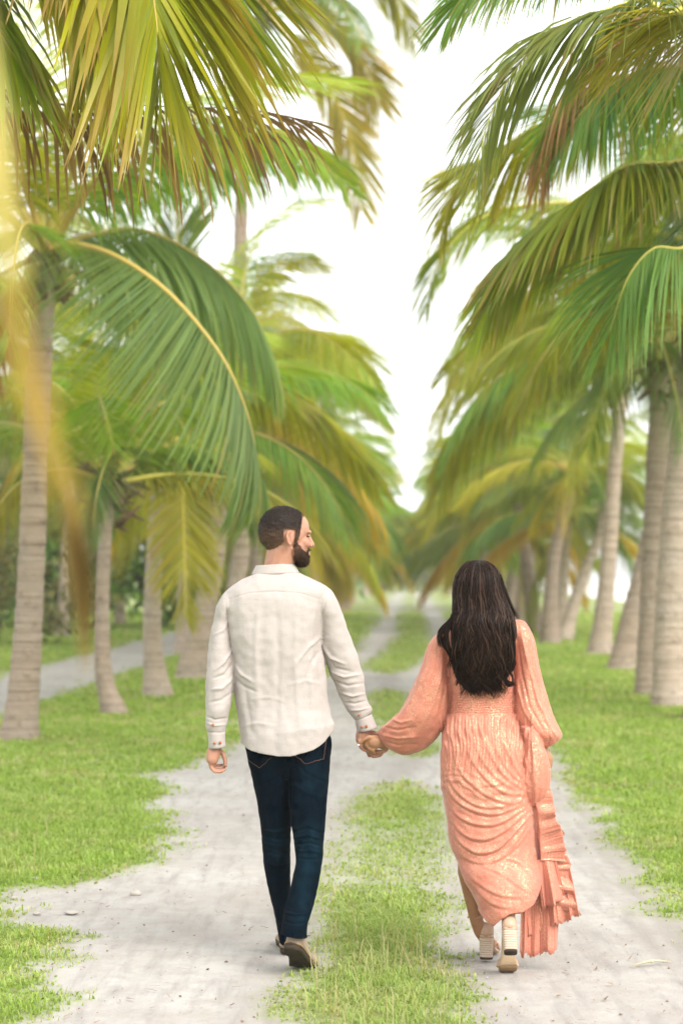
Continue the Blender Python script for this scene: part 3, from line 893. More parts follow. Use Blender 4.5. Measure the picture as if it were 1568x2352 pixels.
palm('slim short coconut palm with brown fibre under its crown, second in the left row',
     PT(22.2, (268, 1640), (240, 1555), (235, 1450), (238, 1300), (248, 1170), (255, 1115)), 0.105, 0.075, 15, 12, GL, flare=1.7, scale=0.78, pymax=1420, kinds=(0, 1, 1, 2, 2, 3),
     heroes=[dict(p=[(262, 1040, 21.8), (268, 1030, 21.0), (245, 1060, 20.4), (224, 1130, 20.0), (214, 1215, 19.9)], leaf=0.55, style='teal', grav=1.2, wind=(0.4, 0, 0), n=60, start=0.3, rib=0.024),
             dict(p=[(300, 1060, 22.5), (350, 1036, 22.6), (420, 1024, 22.6), (500, 1050, 22.6), (560, 1115, 22.6), (582, 1195, 22.6)], leaf=0.72, style='green', grav=1.5, n=80, rib=0.024)])
palm('coconut palm with a yellowed frond hanging down its trunk, third in the left row',
     PT(25.4, (364, 1600), (352, 1500), (350, 1400), (356, 1250), (366, 1120), (372, 1010)), 0.135, 0.10, 16, 13, GL, flare=1.75, scale=0.9, pymax=1330, kinds=(0, 1, 2, 2, 3, 3),
     heroes=[dict(p=[(400, 1000, 25), (416, 1050, 24.4), (420, 1150, 24.1), (424, 1280, 24.0), (427, 1420, 24.0)], leaf=0.62, style='yellow', grav=0.35, n=84, start=0.2, rib=0.03, lift=0.1, fwd=0.75, roll=0.0),
             dict(p=[(450, 930, 25), (560, 880, 25.2), (650, 905, 25.4), (740, 960, 25.4), (812, 1035, 25.4), (862, 1110, 25.4)], leaf=0.85, style='mix', grav=1.3, n=84, rib=0.024)])
palm('thick leaning grey coconut palm, fourth in the left row',
     PT(29.6, (436, 1560), (458, 1450), (480, 1350), (497, 1240), (512, 1090), (525, 930)), 0.21, 0.15, 15, 14, GL, flare=1.4, pymax=1340,
     heroes=[dict(p=[(580, 840, 29.4), (630, 785, 29.2), (690, 760, 29), (765, 778, 29), (832, 832, 29), (866, 905, 29)], leaf=0.8, style='olive', grav=1.4, n=76, rib=0.03),
             dict(p=[(560, 800, 29.6), (575, 680, 30), (640, 605, 30), (700, 595, 30), (748, 612, 30)], leaf=0.55, style='mix', grav=1.1, n=66, rib=0.024),
             dict(p=[(540, 800, 29.6), (560, 640, 30), (600, 530, 30), (680, 470, 30), (752, 462, 30)], leaf=0.5, style='green', grav=0.8, n=66),
             dict(p=[(480, 800, 29), (420, 640, 28.6), (405, 520, 28.4), (385, 430, 28.3)], leaf=1.0, style='green', grav=0.4, n=90, rib=0.035, width=0.05)])
palm('thin coconut palm standing behind the thick leaning palm', PT(39.5, (418, 1499), (420, 1380), (422, 1250), (428, 1080)), 0.13, 0.10, 16, 15, GL, pymax=1330)
palm('tallest coconut palm, its crown high above the left row',
     PT(40, (540, 1497), (543, 1100), (552, 560), (560, 360), (585, 140), (604, 20)), 0.17, 0.125, 16, 16, GL, scale=1.15, kinds=(1, 1, 2, 2, 3),
     heroes=[dict(p=[(640, 20, 39.6), (700, 22, 39.4), (780, 65, 39), (838, 150, 39), (872, 245, 39)], leaf=1.25, style='yellow', grav=0.5, roll=0.9, n=84, rib=0.04, width=0.06),
             dict(p=[(640, 60, 40), (700, 120, 40), (762, 210, 40), (808, 330, 40), (828, 480, 40)], leaf=1.15, style='yellow', grav=0.4, roll=1.0, n=84, rib=0.032, width=0.06),
             dict(p=[(650, -50, 40), (760, -110, 40), (880, -60, 40), (950, 85, 40)], leaf=1.15, style='mix', grav=0.6, roll=0.8, n=84, rib=0.03, width=0.055)])
far_l = 'coconut palm in the distant run of the left row'
for i, (Y, dx, z) in enumerate([(34, 0.2, 4.2), (38, -0.6, 5.8), (44, -0.1, 3.6), (50, 0.2, 6.2), (55, 0.4, 3.4), (60, -0.3, 5.4), (67, 0.3, 4.0), (75, -0.2, 6.0), (82, 0.4, 3.8), (92, 0.1, 5.6), (104, 0.3, 4.2), (118, 0.0, 6.2), (136, 0.3, 4.6), (156, 0.2, 6.2), (47, 0.5, 2.8), (63, 0.55, 2.9), (71, 0.3, 3.0), (88, 0.5, 3.0)]):
    rs = random.Random(500 + i); bx = -3.35 + dx + SL * Y; ln = rs.uniform(-0.8, 1.1)
    palm(('very low' if z < 3.3 else 'short' if z < 4.5 else 'tall') + ' coconut palm leaning ' + ('towards' if ln > 0 else 'away from') + ' the track in the distant left row', [np.array([bx, Y, -0.03]), np.array([bx + ln * 0.35, Y, z * 0.4]), np.array([bx + ln * 0.8, Y, z * 0.8]), np.array([bx + ln, Y, z])], 0.19, 0.12, 22, 60 + i, 'distant palms of the left row', near=False, kinds=(1, 2, 2, 3, 3, 4, 4, 5), flare=rs.uniform(1.3, 1.8))
# a second line behind the side track
for i, (x, Y, z) in enumerate([(-7.2, 31, 5.2), (-7.4, 40, 6.0), (-7.0, 50, 5.4), (-6.9, 62, 6.2)]):
    palm('coconut palm growing beyond the side track, before the green bushes', [np.array([x, Y, -0.03]), np.array([x + 0.1, Y, z * 0.5]), np.array([x + 0.3, Y, z])], 0.16, 0.11, 20, 80 + i, 'palms beyond the side track', near=False)

# ---- right row
palm('stout pale coconut palm leaning slightly away from the track, right row',
     PT(23.5, (1534, 1622), (1534, 1500), (1540, 1350), (1552, 1150), (1575, 950), (1602, 760)), 0.20, 0.16, 14, 21, GR, flare=1.2, pymax=1150, kinds=(1, 2, 2, 3, 3),
     heroes=[dict(p=[(1560, 640, 23), (1500, 575, 22.6), (1400, 600, 22.4), (1320, 680, 22.3), (1270, 780, 22.3)], leaf=0.85, style='green', grav=1.3, n=80, rib=0.024)])
palm('straight dark-topped coconut palm close behind the stout pale palm',
     PT(25.6, (1482, 1598), (1488, 1450), (1496, 1250), (1506, 1050), (1512, 920), (1508, 830)), 0.135, 0.125, 14, 22, GR, flare=1.3, pymax=1120, kinds=(1, 2, 2, 3, 3),
     heroes=[dict(p=[(1470, 790, 25.4), (1380, 770, 25.2), (1250, 820, 25), (1130, 900, 25), (1050, 1000, 25), (1010, 1120, 25)], leaf=0.95, style='mix', grav=1.7, n=100, rib=0.026, width=0.03),
             dict(p=[(1450, 740, 25.4), (1340, 700, 25.4), (1200, 735, 25.4), (1090, 790, 25.4), (1030, 850, 25.4)], leaf=0.8, style='olive', grav=1.5, n=84, rib=0.026)])
palm('pale coconut palm leaning right behind the dark-topped palm, scarred at its foot',
     PT(32.5, (1424, 1540), (1446, 1430), (1478, 1300), (1515, 1120), (1546, 960), (1572, 830)), 0.205, 0.14, 14, 23, GR, flare=1.35, pymax=1130)
palm('upright smooth grey coconut palm with a wide foot, right row',
     PT(38.7, (1376, 1503), (1391, 1350), (1402, 1200), (1411, 1070), (1421, 960), (1430, 870)), 0.19, 0.135, 20, 24, GR, flare=1.6, pymax=1180,
     heroes=[dict(p=[(1380, 800, 38.6), (1250, 760, 38.4), (1130, 800, 38.2), (1040, 890, 38), (1000, 1000, 38)], leaf=1.05, style='green', grav=1.3, n=80, rib=0.03)])
palm('curved coconut palm with a ragged brown neck, one of the pair sharing a foot',
     PT(44.7, (1262, 1478), (1263, 1380), (1275, 1260), (1300, 1165), (1321, 1085)), 0.205, 0.13, 16, 25, GR, flare=1.45, scale=0.75, pymax=1230,
     heroes=[dict(p=[(1270, 1065, 44.6), (1200, 1060, 44.5), (1120, 1090, 44.4), (1060, 1150, 44.4)], leaf=0.85, style='yellow', grav=1.5, n=66, rib=0.03)])
palm('coconut palm leaning right, the other of the pair sharing a foot', PT(47, (1292, 1470), (1322, 1370), (1352, 1290), (1380, 1215), (1394, 1120)), 0.17, 0.125, 18, 26, GR, scale=0.8, pymax=1250)
palm('thin dark-trunked coconut palm seen through the fork of the pair', PT(58, (1287, 1441), (1288, 1360), (1289, 1290), (1292, 1180)), 0.16, 0.13, 16, 27, GR, near=False, scale=0.8, pymax=1240)
far_r = 'coconut palm in the distant run of the right row'
for i, (Y, dx, z) in enumerate([(52, 0.1, 4.6), (56, -0.5, 3.4), (61, 0.3, 5.6), (66, -0.3, 4.0), (72, 0.4, 5.8), (79, -0.2, 3.8), (88, 0.2, 5.8), (98, -0.1, 4.2), (110, 0.2, 6.2), (126, -0.2, 4.4), (150, 0.0, 6.2), (49.5, 0.5, 3.0), (58.5, 0.1, 2.9), (69, -0.3, 3.0), (83, 0.0, 3.1), (93, -0.2, 3.1)]):
    rs = random.Random(700 + i); bx = 3.2 + dx + SL * Y; ln = rs.uniform(-1.0, 1.0)
    palm(('very low' if z < 3.3 else 'short' if z < 4.5 else 'tall') + ' coconut palm leaning ' + ('away from' if ln > 0 else 'towards') + ' the track in the distant right row', [np.array([bx, Y, -0.03]), np.array([bx + ln * 0.35, Y, z * 0.4]), np.array([bx + ln * 0.8, Y, z * 0.8]), np.array([bx + ln, Y, z])], 0.21, 0.13, 22, 90 + i, 'distant palms of the right row', near=False, kinds=(1, 2, 2, 3, 3, 4, 4, 5), flare=rs.uniform(1.3, 1.8))
palm('dark-footed coconut palm at the grass edge before the stout pale palm',
     [np.array([3.85, 21.3, -0.03]), np.array([3.95, 21.3, 1.2]), np.array([4.2, 21.2, 3.0]), np.array([4.35, 21.0, 4.9])], 0.17, 0.14, 12, 28, GR, pymax=1050, kinds=(1, 2, 2, 3, 3),
     heroes=[dict(p=[(1568, 510, 20.5), (1470, 470, 19.8), (1360, 480, 19.4), (1230, 560, 19), (1130, 660, 19), (1080, 760, 19)], leaf=0.8, style='green', grav=1.3, n=105),
             dict(p=[(1500, 530, 20), (1380, 470, 20), (1187, 473, 20), (1100, 504, 20), (1034, 561, 20), (992, 630, 20), (974, 720, 20)], leaf=0.7, style='olive', grav=1.3, n=112, rib=0.018, width=0.022)])
palm('coconut palm right of the couple with one brown dead frond among green ones',
     [np.array([3.4, 13.6, -0.03]), np.array([3.35, 13.6, 1.5]), np.array([3.1, 13.5, 3.2]), np.array([2.85, 13.5, 4.65])], 0.17, 0.12, 9, 29, GR, pymax=900, kinds=(1, 1, 2, 2, 3), avoid=True,
     heroes=[dict(p=[(1568, 368, 13), (1450, 377, 12.6), (1363, 430, 12.4), (1253, 513, 12.3), (1187, 590, 12.3), (1130, 690, 12.3)], leaf=0.72, style='olive', grav=1.5, n=112, rib=0.014, keep=0.95),
             dict(p=[(1640, 180, 13.3), (1568, 153, 13), (1472, 162, 12.8), (1398, 197, 12.6), (1341, 250, 12.5), (1290, 320, 12.5)], leaf=0.7, style='green', grav=1.4, n=112, rib=0.014, width=0.022),
             dict(p=[(1500, 230, 13.5), (1380, 250, 13.8), (1244, 303, 14), (1165, 355, 14), (1091, 378, 14), (1047, 425, 14), (1014, 526, 14)], leaf=0.6, style='mix', grav=1.2, n=112, rib=0.013, width=0.022),
             dict(p=[(1650, 420, 13), (1580, 560, 12.6), (1500, 570, 12.4), (1440, 640, 12.3), (1400, 760, 12.3)], leaf=0.75, style='teal', grav=1.4, n=105, rib=0.015, width=0.022),
             dict(p=[(1620, 120, 13.3), (1520, 30, 13), (1424, 44, 12.8), (1354, 101, 12.7), (1297, 202, 12.6), (1258, 307, 12.6), (1238, 400, 12.6)], leaf=0.62, style='brown', grav=2.2, n=95, rib=0.011, width=0.022)])
palm('tall coconut palm right of the couple, fine fronds arching over the path',
     [np.array([2.9, 10.3, -0.03]), np.array([2.8, 10.3, 1.5]), np.array([2.5, 10.2, 3.4]), np.array([2.2, 10.2, 5.0])], 0.16, 0.12, 7, 30, GR, pymax=330, kinds=(1, 1, 2), avoid=True,
     heroes=[dict(p=[(1568, 20, 9.6), (1480, 0, 9.4), (1407, 18, 9.3), (1275, 66, 9.2), (1187, 153, 9.2), (1126, 263, 9.2), (1095, 380, 9.2)], leaf=0.55, style='soft', grav=1.3, n=120, rib=0.011, width=0.0165),
             dict(p=[(1600, -160, 9.8), (1400, -170, 9.6), (1200, -110, 9.5), (1090, -40, 9.5), (1030, 40, 9.5)], leaf=0.5, style='olive', grav=1.4, n=112, rib=0.011, width=0.0165),
             dict(p=[(1640, 40, 9.6), (1568, 30, 9.3), (1500, 45, 9.2), (1430, 90, 9.1)], leaf=0.6, style='olive', grav=0.9, n=87, rib=0.012, width=0.0165)])
# ---- near left palm whose leaf tips hang into view
palm('coconut palm left of the couple with ragged brown-tipped fronds hanging down',
     [np.array([-3.0, 9.6, -0.03]), np.array([-2.9, 9.6, 1.5]), np.array([-2.6, 9.5, 3.4]), np.array([-2.05, 9.4, 5.0])], 0.17, 0.12, 6, 31, GL, pymax=380, kinds=(1, 2, 3), avoid=True,
     heroes=[dict(p=[(60, -330, 9.1), (220, -270, 8.8), (320, -140, 8.6), (356, 20, 8.5), (368, 190, 8.5)], leaf=1.0, style='tipped', grav=0.75, n=92, rib=0.015, start=0.1, wind=(-0.15, 0, 0), width=0.058, roll=0.0),
             dict(p=[(-60, -330, 9.1), (90, -240, 8.9), (170, -130, 8.8), (205, 10, 8.8)], leaf=0.95, style='tipped', grav=1.0, n=84, rib=0.014, wind=(-0.4, 0, 0), width=0.05),
             dict(p=[(150, -380, 9.6), (330, -270, 9.4), (450, -150, 9.3), (520, -20, 9.3), (560, 80, 9.3)], leaf=0.78, style='tipped', grav=0.8, n=84, rib=0.013, width=0.042, wind=(0.1, 0, 0)),
             dict(p=[(-80, -60, 9.6), (-60, 150, 9.8), (80, 232, 10), (260, 240, 10.2), (430, 246, 10.3), (580, 252, 10.4), (720, 280, 10.4)], leaf=0.55, style='dead', grav=3.0, n=44, rib=0.009, keep=0.55, width=0.028, start=0.3),
             dict(p=[(-140, -200, 9.2), (-80, -60, 8.9), (-10, 60, 8.8), (60, 170, 8.8)], leaf=0.6, style='tipped', grav=1.6, n=70, rib=0.012, width=0.04)])
# ---- palm beside the camera: one yellowed frond droops along the left edge
palm('coconut palm at the start of the track bearing only a yellowed drooping frond',
     [np.array([-1.5, 2.3, -0.03]), np.array([-1.45, 2.3, 1.2]), np.array([-1.3, 2.25, 2.4]), np.array([-1.1, 2.2, 3.4])], 0.15, 0.12, 0, 32, GL, avoid=True,
     heroes=[dict(p=[(-700, -1500, 1.9), (-250, -700, 1.6), (-100, -100, 1.3), (-25, 300, 1.25), (22, 650, 1.25), (62, 880, 1.3), (112, 1030, 1.4)], leaf=0.16, style='amber', grav=3.5, n=28, rib=0.016, start=0.3, width=0.022, keep=0.85, lift=0, roll=0.0),
             dict(p=[(-900, -900, 2.6), (-300, 100, 2.5), (60, 850, 2.5), (180, 1190, 2.5), (204, 1300, 2.5)], leaf=0.15, style='dead', grav=9.0, n=6, rib=0.003, start=0.95, width=0.010, lift=0, roll=0.0)])

# ================================================================== BUSHES
def bush_mesh(seed, palc, n=5200, leaf=0.16):
    rs = np.random.default_rng(seed)
    cl = np.stack([rs.normal(0, 0.42, 26), rs.normal(0, 0.3, 26), rs.uniform(0.15, 1.0, 26)], 1)
    cl[:, :2] *= (1.05 - 0.5 * cl[:, 2:3] ** 2)
    k = rs.integers(0, 26, n)
    p = cl[k] + rs.normal(0, 1, (n, 3)) * np.array([0.11, 0.11, 0.09])
    p[:, 2] = np.abs(p[:, 2])
    d = rs.normal(0, 1, (n, 3)); d /= np.linalg.norm(d, axis=1)[:, None]
    e = np.cross(d, rs.normal(0, 1, (n, 3))); e /= np.linalg.norm(e, axis=1)[:, None]
    s = leaf / 4.5 * rs.uniform(0.6, 1.3, (n, 1))
    V = np.stack([p - d * s, p + e * s * 0.5, p + d * s, p - e * s * 0.5], 1).reshape(-1, 3)
    Fq = np.arange(4 * n).reshape(-1, 4)
    c = np.array(palc)[rs.integers(0, len(palc), n)] * rs.uniform(0.7, 1.3, (n, 1))
    return mk_np('foliage', V, Fq, M['leaf'], np.repeat(c, 4, 0), smooth=False)
BG = [(0.12, 0.25, 0.035), (0.18, 0.32, 0.05), (0.08, 0.17, 0.03)]
BY = [(0.20, 0.22, 0.06), (0.27, 0.26, 0.08), (0.15, 0.18, 0.05)]
bm = [bush_mesh(1, BG), bush_mesh(2, BG), bush_mesh(3, BY)]
def bush(x, Y, h, w, k, label, group=None):
    t = empty('leafy_bush', (x, Y, 0), random.uniform(-0.5, 0.5)); tag(t, label, 'bush', group)
    o = link('foliage', bm[k], t); o.scale = (w, w, h)
    mb = MB()
    for j in range(4):
        a = j * 1.7; mb.tube([(0, 0, -0.05), (0.1 * math.cos(a) * w, 0.1 * math.sin(a) * w, h * 0.3), (0.3 * math.cos(a) * w, 0.25 * math.sin(a) * w, h * 0.7)], [0.12, 0.08, 0.03], n=7)
    mb.obj('stem', M['bark'], t)
bush(-5.4, 57, 5.4, 4.2, 0, 'dense bright green bush beyond the side track, between palm trunks', 'green bushes beyond the side track')
bush(-8.4, 58, 6.0, 4.0, 1, 'broad dark green bush left of the bright bush beyond the side track', 'green bushes beyond the side track')
bush(-9.6, 50, 5.6, 4.0, 2, 'olive brown bush beyond the side track behind the tall-trunked palm', 'green bushes beyond the side track')
bush(-8.2, 44, 2.6, 2.6, 2, 'low dull olive scrub at the edge of the side track', 'green bushes beyond the side track')
for x, Y, h, w, k in [(-11, 70, 7, 6, 0), (-4.5, 80, 5, 4, 1), (-14, 60, 6, 5, 2), (-2.5, 110, 6, 5, 0), (3.5, 172, 3.6, 4.5, 2), (7.5, 176, 4.4, 5, 2), (11, 185, 5, 6, 2), (-0.5, 180, 5, 6, 2), (5.6, 190, 6, 5, 0)]:
    bush(x, Y, h, w, k, 'distant green bush in the background thicket behind the palms', 'background thicket')
# ================================================================== PEOPLE
def band(mb, rows, n=44, pleat=None, sq=2.3):
    """loft from pairs of outline points: (xl, yl, xr, yr, Y, half depth)"""
    rings = []
    for i, (xl, yl, xr, yr, Y, hd) in enumerate(rows):
        a, b = P(xl, yl, Y), P(xr, yr, Y); c = (a + b) / 2; h = (b - a) / 2
        g = []
        for j in range(n):
            t = 2 * math.pi * j / n
            ct, st = math.cos(t), math.sin(t)
            k = (abs(ct) ** sq + abs(st) ** sq) ** (-1 / sq)
            if pleat: k *= 1 + pleat(t, i)
            g.append(c + h * ct * k + np.array([0, 1, 0]) * hd * st * k)
        rings.append(g)
    return rings

def dense(rows, k=3):
    r = np.array(rows, float); return [tuple(q) for q in smooth_path(r, (len(r) - 1) * k + 1)]

def finish(name, v, f, mat, parent, attr=None):
    me = mk_np(name, v, f, mat)
    if attr:
        for k, val in attr.items(): set_float(me, k, val)
    return link(name, me, parent)

def folds(v, nrm, lst, Z=lambda x, y: (x, y), back_only=True):
    """raised or sunken cloth creases along polylines"""
    px, py = proj(v); amt = np.zeros(len(v))
    wgt = sst(0.1, -0.3, nrm[:, 1]) if back_only else 1.0
    for pl, amp, w in lst:
        pl = [Z(*q) for q in pl]
        d, t = seg_dist(px, py, pl)
        amt += amp * np.exp(-(d / w) ** 2) * np.sin(math.pi * np.clip(t, 0.04, 0.96)) ** 0.5
    return v + nrm * (amt * wgt)[:, None]

def sel_faces(v, f, keep):
    k = keep[f].all(1); q = f[k]; used, inv = np.unique(q, return_inverse=True)
    return v[used], inv.reshape(-1, 4), used

# ------------------------------------------------------------------ the man
YM = 8.05
man = empty('person', (P(672, 2222, 7.9)[0], 8.0, 0))
tag(man, 'man in cream linen shirt and dark jeans walking away, looking right, holding hands', 'person')
OM = np.array(man.location)

ang = math.radians(23)
hf_, hl_ = np.array([math.cos(ang), math.sin(ang), -0.05]), np.array([-math.sin(ang), math.cos(ang), 0])
hf_ = unit(hf_); hu_ = unit(np.cross(hf_, hl_)); HA = np.array([hf_, hl_, hu_])
HC = P(656, 1222, YM)
def hd(x, y, z): return HC + np.array([x, y, z]) @ HA
body = MB()
# head
body.ball(hd(-0.008, 0, 0.004), (0.096, 0.074, 0.094), ax=HA, n=24, m=16)
body.ball(hd(0.052, 0, 0.018), (0.044, 0.058, 0.058), ax=HA, n=20, m=12)
body.ball(hd(0.045, 0, -0.055), (0.050, 0.055, 0.062), ax=HA, n=20, m=12)
body.ball(hd(0.052, 0, -0.088), (0.046, 0.042, 0.034), ax=HA)
body.ball(hd(0.080, 0, -0.112), (0.020, 0.022, 0.020), ax=HA)
for s in (1, -1):
    body.ball(hd(0.070, s * 0.036, -0.040), (0.024, 0.020, 0.024), ax=HA)
    body.ball(hd(0.086, s * 0.030, 0.004), (0.012, 0.022, 0.010), ax=HA)
    body.tube([hd(0.02, s * 0.06, -0.06), hd(0.05, s * 0.045, -0.10), hd(0.078, s * 0.014, -0.115)], [0.016, 0.018, 0.018], n=10)
    e = np.array([unit(hf_ * 0.9 + hl_ * 0.35 * s), hl_, hu_])
    body.ball(hd(-0.012, s * 0.078, -0.026), (0.018, 0.007, 0.029), ax=e, n=16, m=10)
    rim = [hd(-0.012 - 0.017 * math.cos(t) * (1.0 if math.sin(t) > 0 else 0.8), s * (0.083 + 0.006 * math.cos(t)), -0.026 + 0.027 * math.sin(t)) for t in np.linspace(-1.9, 2.6, 12)]
    body.tube(rim, 0.0052, n=8)
# nose, lips
body.tube([hd(0.092, 0, 0.002), hd(0.103, 0, -0.022), hd(0.115, 0, -0.044)], [0.009, 0.0105, 0.0125], n=10)
body.ball(hd(0.117, 0, -0.046), 0.0115); body.ball(hd(0.104, 0.012, -0.049), 0.009); body.ball(hd(0.104, -0.012, -0.049), 0.009)
body.ball(hd(0.096, 0, -0.072), (0.010, 0.022, 0.007), ax=HA); body.ball(hd(0.093, 0, -0.088), (0.010, 0.020, 0.008), ax=HA)
# neck, torso, limbs
body.chain([hd(-0.012, 0, -0.06), P(640, 1300, YM), P(637, 1340, YM)], [0.060, 0.060, 0.066])
body.chain([P(637, 1345, YM), P(636, 1420, YM), P(642, 1520, YM), P(652, 1620, YM), P(662, 1720, YM)], [0.07, 0.10, 0.105, 0.10, 0.11])
body.chain([P(552, 1385, YM), P(600, 1385, YM), P(680, 1383, YM), P(728, 1382, YM)], [0.042, 0.08, 0.08, 0.042])
wl = P(495, 1712, 8.0); wr = P(838, 1672, 8.1)
body.chain([P(540, 1395, YM), P(506, 1540, 8.03), wl], [0.036, 0.033, 0.026])
body.chain([P(738, 1395, YM), P(795, 1540, 8.09), wr], [0.036, 0.033, 0.026])
body.chain([P(620, 1730, 8.06), P(636, 1960, 8.1), P(655, 2150, 8.2)], [0.075, 0.036, 0.026])
body.chain([P(712, 1730, 8.03), P(707, 1960, 7.94), P(676, 2130, 7.79)], [0.075, 0.036, 0.028])
# left hand, relaxed
def finger(mb, pts, r=0.0088): mb.chain(pts, [r * (1.08 - 0.1 * i) for i in range(len(pts))], n=10)
body.chain([wl, P(491, 1728, 8.0), P(488, 1743, 7.995)], [0.026, 0.028, 0.026])
body.ball(P(488, 1738, 8.02), (0.021, 0.036, 0.032))
for k, (Yf, yk, tx, ty, dl) in enumerate([(8.06, 1742, 511, 1757, 2), (8.04, 1746, 516, 1763, 3), (8.015, 1749, 518, 1768, 4), (7.99, 1750, 512, 1771, 4)]):
    finger(body, [P(484, yk, Yf), P(483 + k * 0.8, yk + 13, Yf), P(490 + k, ty + 1, Yf - 0.004), P(502 + k, ty + dl * 0.5, Yf - 0.006), P(tx, ty, Yf - 0.004)], 0.0088)
finger(body, [P(499, 1722, 8.03), P(512, 1730, 8.035), P(517, 1745, 8.03), P(518, 1758, 8.025)], 0.0105)
# right hand, holding hers
body.chain([wr, P(833, 1688, 8.1), P(832, 1698, 8.1)], [0.027, 0.030, 0.028])
body.ball(P(834, 1697, 8.115), (0.030, 0.026, 0.034))
finger(body, [P(842, 1680, 8.10), P(856, 1684, 8.115), P(870, 1686, 8.115), P(880, 1690, 8.11)], 0.0115)
finger(body, [P(826, 1702, 8.08), P(829, 1716, 8.075), P(836, 1722, 8.07), P(842, 1724, 8.065)], 0.0098)
for k, (a, b, yy) in enumerate([((838, 1718), (858, 1733), 8.12), ((842, 1722), (872, 1735), 8.10), ((846, 1724), (884, 1725), 8.085)]):
    finger(body, [P(a[0], a[1] - 8, yy + 0.01), P((a[0] + b[0]) / 2, max(a[1], b[1]) + 2, yy), P(b[0], b[1], yy - 0.006), P(b[0] + 5, b[1] - 5, yy - 0.012)], 0.0092)
bv, bf, bn = remesh(body, 0.0036, 3)
finish('body', bv - OM, bf, M['skin_m'], man)
loc = (bv - HC) @ HA.T                                        # body points in head coordinates
hx, hyy, hz = loc.T
headz = (hz > -0.19) & (np.abs(hyy) < 0.12) & (np.abs(hx) < 0.14)
nz1 = vnoise(loc[headz], 45, 1.0); nz2 = vnoise(loc[headz], 160, 2.0)
nzf = np.zeros(len(bv)); nzf[headz] = nz1; nzg = np.zeros(len(bv)); nzg[headz] = nz2
ear = (np.abs(hyy) > 0.066) & (hx > -0.034) & (hx < 0.012) & (hz < 0.006)
line = np.interp(hx, [-0.12, -0.06, -0.035, -0.02, 0.010, 0.016, 0.028, 0.034, 0.040, 0.048, 0.062, 0.08, 0.10], [-0.078, -0.076, -0.055, -0.015, -0.012, -0.05, -0.045, -0.005, 0.020, 0.050, 0.066, 0.074, 0.085])
hair = headz & ~ear & (hz + nzf * 0.006 > line) & (hz > -0.085)
hv, hfc, used = sel_faces(bv, bf, hair)
depth = sst(0.0, 0.038, (hz - line)[used])
hv = hv + bn[used] * (0.0012 + depth * (0.009 + 0.0035 * nzg[used] + 0.003 * nzf[used]) * (1 - 0.35 * sst(0.07, 0.1, hz[used])))[:, None]
side_ = sst(0.03, -0.03, hz[used]) * 0.5
finish('hair', hv - OM, hfc, M['hair_m'], man, {'fade': np.clip(1 - depth + side_, 0, 1)})
top_b = np.interp(hx, [0.0, 0.018, 0.036, 0.050, 0.075, 0.088, 0.11], [-0.03, -0.02, -0.045, -0.064, -0.074, -0.060, -0.058])
lowb = np.interp(hx, [0.0, 0.02, 0.04, 0.06, 0.1], [-0.055, -0.085, -0.13, -0.15, -0.16])
mouth = (hx > 0.088) & (np.abs(hz + 0.080) < 0.008) & (np.abs(hyy) < 0.022)
beard = headz & (hx > 0.012) & (hz + nzf * 0.004 < top_b) & (hz > lowb) & ~mouth & (hz > -0.16) & ~ear
v2, f2, used = sel_faces(bv, bf, beard)
dp = sst(0.0, 0.02, (top_b - hz)[used]) * (0.35 + 0.65 * sst(0.02, 0.07, hx[used]))
v2 = v2 + bn[used] * (0.001 + dp * (0.0065 + 0.004 * nzg[used] + 0.002 * nzf[used]))[:, None]
finish('beard', v2 - OM, f2, M['beard'], man, {'fade': np.clip(1 - dp * 1.6, 0, 1)})
# short single hairs break up the outline of hair and beard
def fuzz(name, v, f, nr, mat, n, L, w, seed):
    rs = np.random.default_rng(seed); fi = rs.integers(0, len(f), n); c = v[f[fi]].mean(1)
    q = v[f[fi]]; nn = np.cross(q[:, 1] - q[:, 0], q[:, 3] - q[:, 0]); nn /= np.linalg.norm(nn, axis=1)[:, None] + 1e-12
    d = nn + rs.normal(0, 0.35, (n, 3)) + np.array([0, 0, -0.35]); d /= np.linalg.norm(d, axis=1)[:, None]
    s = np.cross(d, rs.normal(0, 1, (n, 3))); s /= np.linalg.norm(s, axis=1)[:, None]
    l = L * rs.uniform(0.5, 1.2, (n, 1))
    V = np.stack([c - s * w - d * 0.002, c + s * w - d * 0.002, c + d * l], 1).reshape(-1, 3)
    return tag(link(name, mk_np(name, V - OM, np.arange(3 * n).reshape(-1, 3), mat, smooth=False), man), kind='stuff')
fuzz('hair_strands', hv, hfc, None, M['hair_m'], 5000, 0.007, 0.0005, 3)
fuzz('beard_strands', v2, f2, None, M['beard'], 2600, 0.008, 0.0006, 4)
m2 = MB()
for s in (1, -1): m2.tube([hd(0.094, s * 0.012, 0.010), hd(0.093, s * 0.026, 0.014), hd(0.083, s * 0.045, 0.008)], [0.003, 0.0035, 0.002], n=6)
m2.v = [tuple(np.array(p) - OM) for p in m2.v]; m2.obj('eyebrows', M['hair_m'], man)
for s in (1, -1):
    q = MB(); q.ball(hd(0.084, s * 0.033, -0.014) - OM, (0.0095, 0.010, 0.0028), ax=HA); q.obj('eye', M['eye'], man)
q = MB(); q.ball(hd(0.100, 0, -0.080) - OM, (0.006, 0.018, 0.0045), ax=HA); q.obj('teeth', M['teeth'], man)
q = MB(); q.ball(hd(0.101, 0, -0.087) - OM, (0.006, 0.017, 0.004), ax=HA); q.obj('lip', M['lip'], man)

